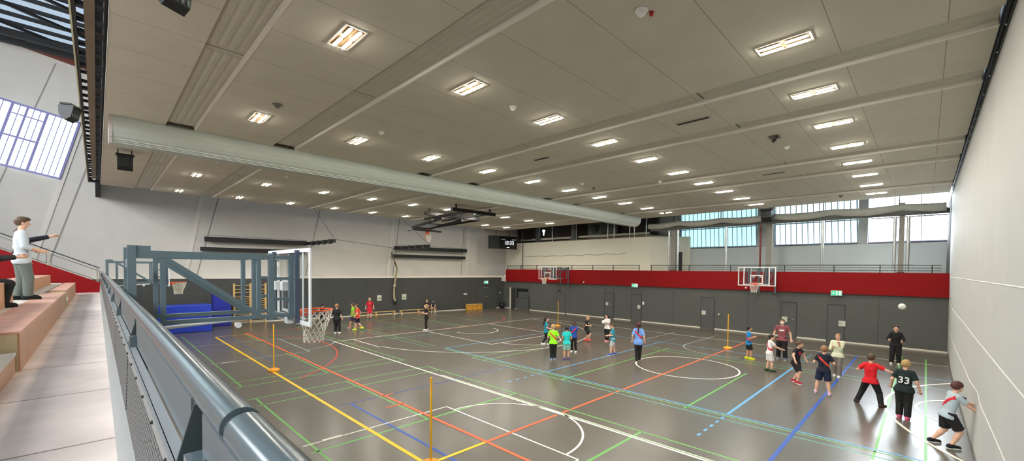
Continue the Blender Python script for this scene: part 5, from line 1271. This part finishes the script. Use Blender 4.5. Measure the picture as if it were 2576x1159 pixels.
person('blond boy in black jersey numbered 33 and black trousers, pink shoes', 14.15, .31, 1.45, 8, cloth('jersey_dark', 24, 40, 38), kBlack, cloth('shoe_hotpink', 226, 92, 132), hbl, legs='wide', feet=((-.055, .03, 0), (.055, -.02, 0)), hands=((-.09, .05, -.27), (.09, .03, -.28)), number='33', fat=1.15, sleeve=.75, sole=cloth('sole_pink', 228, 110, 146), lean=(.03, 0))
person('boy in black tracksuit facing the camera near the back wall', 22.33, .77, 1.52, 182, kBlack, kBlack, cloth('shoe_cream', 222, 220, 190), hb, legs='wide', sleeve=1.85, feet=((-.07, .0, 0), (.075, .03, 0)), hands=((-.03, .15, -.17), (.04, .15, -.16)), eyes=True, topname='jacket')
person('boy in pale grey shirt with red sash pushing the curtain, black shorts', 12.58, -.40, 1.44, 62, cloth('pale_blue_grey', 176, 190, 198), kBlack, sBlack, mat('hair_red_brown', rgb(84, 44, 42), .6, 0, .1, 30), hip=.475, legs='short', bottomname='shorts', feet=((-.10, -.12, 0), (.10, .0, 0)), hands=((-.02, .24, -.08), (.03, .24, -.16)), lean=(.03, .22), sash=(redband, -1), sleeve=.7, headyaw=-20, vox=.010)
person('person in black shirt and trousers with white shoes left of the walking boys', 9.33, 22.95, 1.60, 20, kBlack, kBlack, sWhite, hlb, legs='wide', feet=((-.05, 0, 0), (.085, .0, 0)), hands=((-.03, .1, -.22), (.08, .02, -.28)), vox=.014, sleeve=.95, fat=1.15, hem=.026)
person('boy in lime green shirt walking beside the boy in orange', 10.85, 24.3, 1.50, 285, cloth('lime2', 142, 214, 40), cloth('dark_purple', 70, 56, 84), cloth('shoe_red2', 196, 110, 96), hbr, legs='short', bottomname='shorts', skin='tan', feet=((-.05, .1, 0), (.05, -.12, .01)), hands=((-.04, -.02, -.27), (.04, .1, -.24)), vox=.014)
person('boy in orange-red shirt and navy shorts running, yellow shoes', 10.7, 23.34, 1.50, 285, cloth('orange_red', 240, 76, 44), cloth('navy_short2', 34, 38, 62), cloth('shoe_yellow2', 232, 240, 50), hbr, legs='short', bottomname='shorts', feet=((-.05, .08, 0), (.05, -.16, .06)), hands=((-.05, .05, -.26), (.05, -.04, -.26)), vox=.014, lean=(0, .05), sole=cloth('sole_yellow3', 226, 232, 40))
person('boy in red football kit with white stripes standing by the bench', 13.57, 27.69, 1.50, 185, cloth('kit_red', 204, 26, 48), cloth('kit_red_short', 222, 44, 62), sBlack, hbl, legs='short', bottomname='shorts', feet=((-.07, 0, 0), (.08, 0, 0)), hands=((-.09, .02, -.26), (.09, .06, -.26)), vox=.014, eyes=True, logo=(kWhite, .03, .012, .1, False), sleeve=.9)
person('blonde girl all in black with white shoes standing on the white line', 13.67, 20.72, 1.50, 255, kBlack, kBlack, sWhite, hbl, legs='tight', bottomname='leggings', style='long', feet=((-.04, .03, 0), (.04, -.03, 0)), hands=((.05, .13, -.13), (-.05, .13, -.12)), vox=.014)
person('child in dark clothes sitting on the bench beside the boy with dark cap', 19.15, 28.95, 1.40, 195, kBlack, cloth('plum', 70, 40, 48), cloth('shoe_tan', 150, 120, 96), hbl, hip=.27, feet=((-.05, .2, 0), (.05, .22, 0)), hands=((.0, .17, -.17), (.02, .17, -.18)), vox=.014, lean=(0, .12), style='long')
person('boy in dark shirt sitting at the bench end leaning forward', 19.72, 28.85, 1.44, 185, cloth('slate_top', 52, 58, 66), kBlack, cloth('shoe_mint', 178, 200, 192), hb, hip=.27, legs='short', bottomname='shorts', feet=((-.08, .2, 0), (.09, .22, 0)), hands=((-.0, .19, -.18), (.03, .2, -.18)), vox=.014, lean=(0, .3), headpitch=20)
person('child in black half hidden behind the orange rim and net', 9.84, 26.33, 1.40, 20, kBlack, kBlack, sWhite, hb, feet=((-.08, .04, 0), (.08, -.04, 0)), vox=.014)
# stand: standing man, hidden companion, seated person in black
person('man in pale shirt and grey-green trousers standing on the stand', -1.16, 14.0, 1.80, 82, cloth('shirt_pale', 196, 204, 210), cloth('grey_green', 104, 112, 104), sBlack, hbr, z0=2.85, adult=True, sleeve=1.45, feet=((-.045, -.03, 0), (.045, .04, 0)), hands=((.06, .10, -.19), (.0, .13, -.20)), vox=.010, style='fluffy', headyaw=0, sole=sBlack, hem=.021)
person('dark-clothed companion behind the standing man stretching an arm out', -1.215, 14.6, 1.60, 86, cloth('dark_jacket', 30, 34, 44), kBlack, sBlack, hbr, z0=2.85, adult=True, sleeve=1.8, feet=((-.05, -.02, 0), (.05, .05, 0)), hands=((-.02, .06, -.26), (-.0, .29, .09)), vox=.011, lean=(0, -.02), sole=sBlack, topname='jacket')
person('person in puffy black jacket sitting at the left edge of the stand', -1.52, 11.6, 1.60, 80, cloth('puffy_black', 22, 21, 24, .6), kBlack, sBlack, hb, z0=2.85, adult=True, hip=.30, sleeve=1.8, feet=((-.06, .22, .0), (.06, .2, 0)), hands=((-.0, .12, -.2), (.0, .29, -.0)), vox=.011, fat=1.7, lean=(0, .05), sole=sBlack, topname='jacket', hem=.026)
# balls
def ball(c, r_, lab):
    r = empty('ball', c, lab, 'ball', 'white balls')
    q = MB(); q.sphere((0, 0, 0), r_, 24, 16); q.build('ball_skin', mat('ball_white', rgb(240, 236, 230), .45, 0, .02), r)
    q = MB()
    for ax in range(3):
        pts = []
        for k in range(25):
            t = 2 * PI * k / 24; a_, b_ = r_ * .997 * math.cos(t), r_ * .997 * math.sin(t); pts.append([(a_, b_, 0), (a_, 0, b_), (0, a_, b_)][ax])
        q.tube(pts, .003, 5, caps=False)
    q.build('seam', mat('ball_seam', rgb(190, 186, 182), .6, 0, 0), r)
ball((20.2, .57, 2.43), .105, 'white ball flying in the air before the grey wall')
mid = (H6[0] + H6[1]) / 2
away = (mid - Vector((18.36, 11.43, mid.z))).normalized()
ball(mid + away * .06, .10, 'white ball held at the chest by the girl in white')
q = MB(); q.lathe([(.045, -.03), (.055, .0), (.045, .03), (.02, .04)], (0, 0, 0), 14)
o = q.build('grip_ball', mat('grip_navy', rgb(34, 36, 70), .5), None); o.location = (12.86, -.62, .99); tag(o, 'small dark blue ball at the hand of the boy pushing the curtain', 'ball')

# ------------------------------------------------------------------ daylight, world, camera
wd = bpy.data.worlds.new('World'); C.world = wd; wd.use_nodes = True
bg = wd.node_tree.nodes['Background']; bg.inputs['Color'].default_value = (.75, .87, 1, 1); bg.inputs['Strength'].default_value = .08
f_px, py0, yaw, pitch, roll = 1042.715, 705.35, .78642278, -.02693302, .00935333
cyw, syw = math.cos(yaw), math.sin(yaw); cp, sp_ = math.cos(pitch), math.sin(pitch); cr, sr = math.cos(roll), math.sin(roll)
R0 = Vector((cyw, -syw, 0)); F0 = Vector((syw, cyw, 0)); U0 = Vector((0, 0, 1))
Fw = F0 * cp + U0 * sp_; Dn = F0 * sp_ - U0 * cp
Xr = R0 * cr - Dn * sr; Yd = R0 * sr + Dn * cr
cam = bpy.data.cameras.new('Camera'); co = bpy.data.objects.new('Camera', cam); COL.objects.link(co)
M = Matrix.Identity(4)
for i in range(3): M[i][0] = Xr[i]; M[i][1] = -Yd[i]; M[i][2] = -Fw[i]; M[i][3] = (0, 0, CAMZ)[i]
co.matrix_world = M
cam.sensor_fit = 'HORIZONTAL'; cam.sensor_width = 36; cam.lens = 36 * f_px / 2576
cam.shift_x = 0; cam.shift_y = (py0 - 579.5) / 2576; cam.clip_start = .02; cam.clip_end = 200
C.camera = co
C.view_settings.view_transform = 'Standard'; C.view_settings.look = 'None'; C.view_settings.gamma = 1; C.view_settings.exposure = 1.95
C.view_settings.use_curve_mapping = False
C.cycles.use_denoising = True
C.cycles.max_bounces = 8; C.cycles.diffuse_bounces = 5; C.cycles.glossy_bounces = 3
C.cycles.use_adaptive_sampling = True; C.cycles.adaptive_threshold = 0.02
C.cycles.sample_clamp_indirect = 6
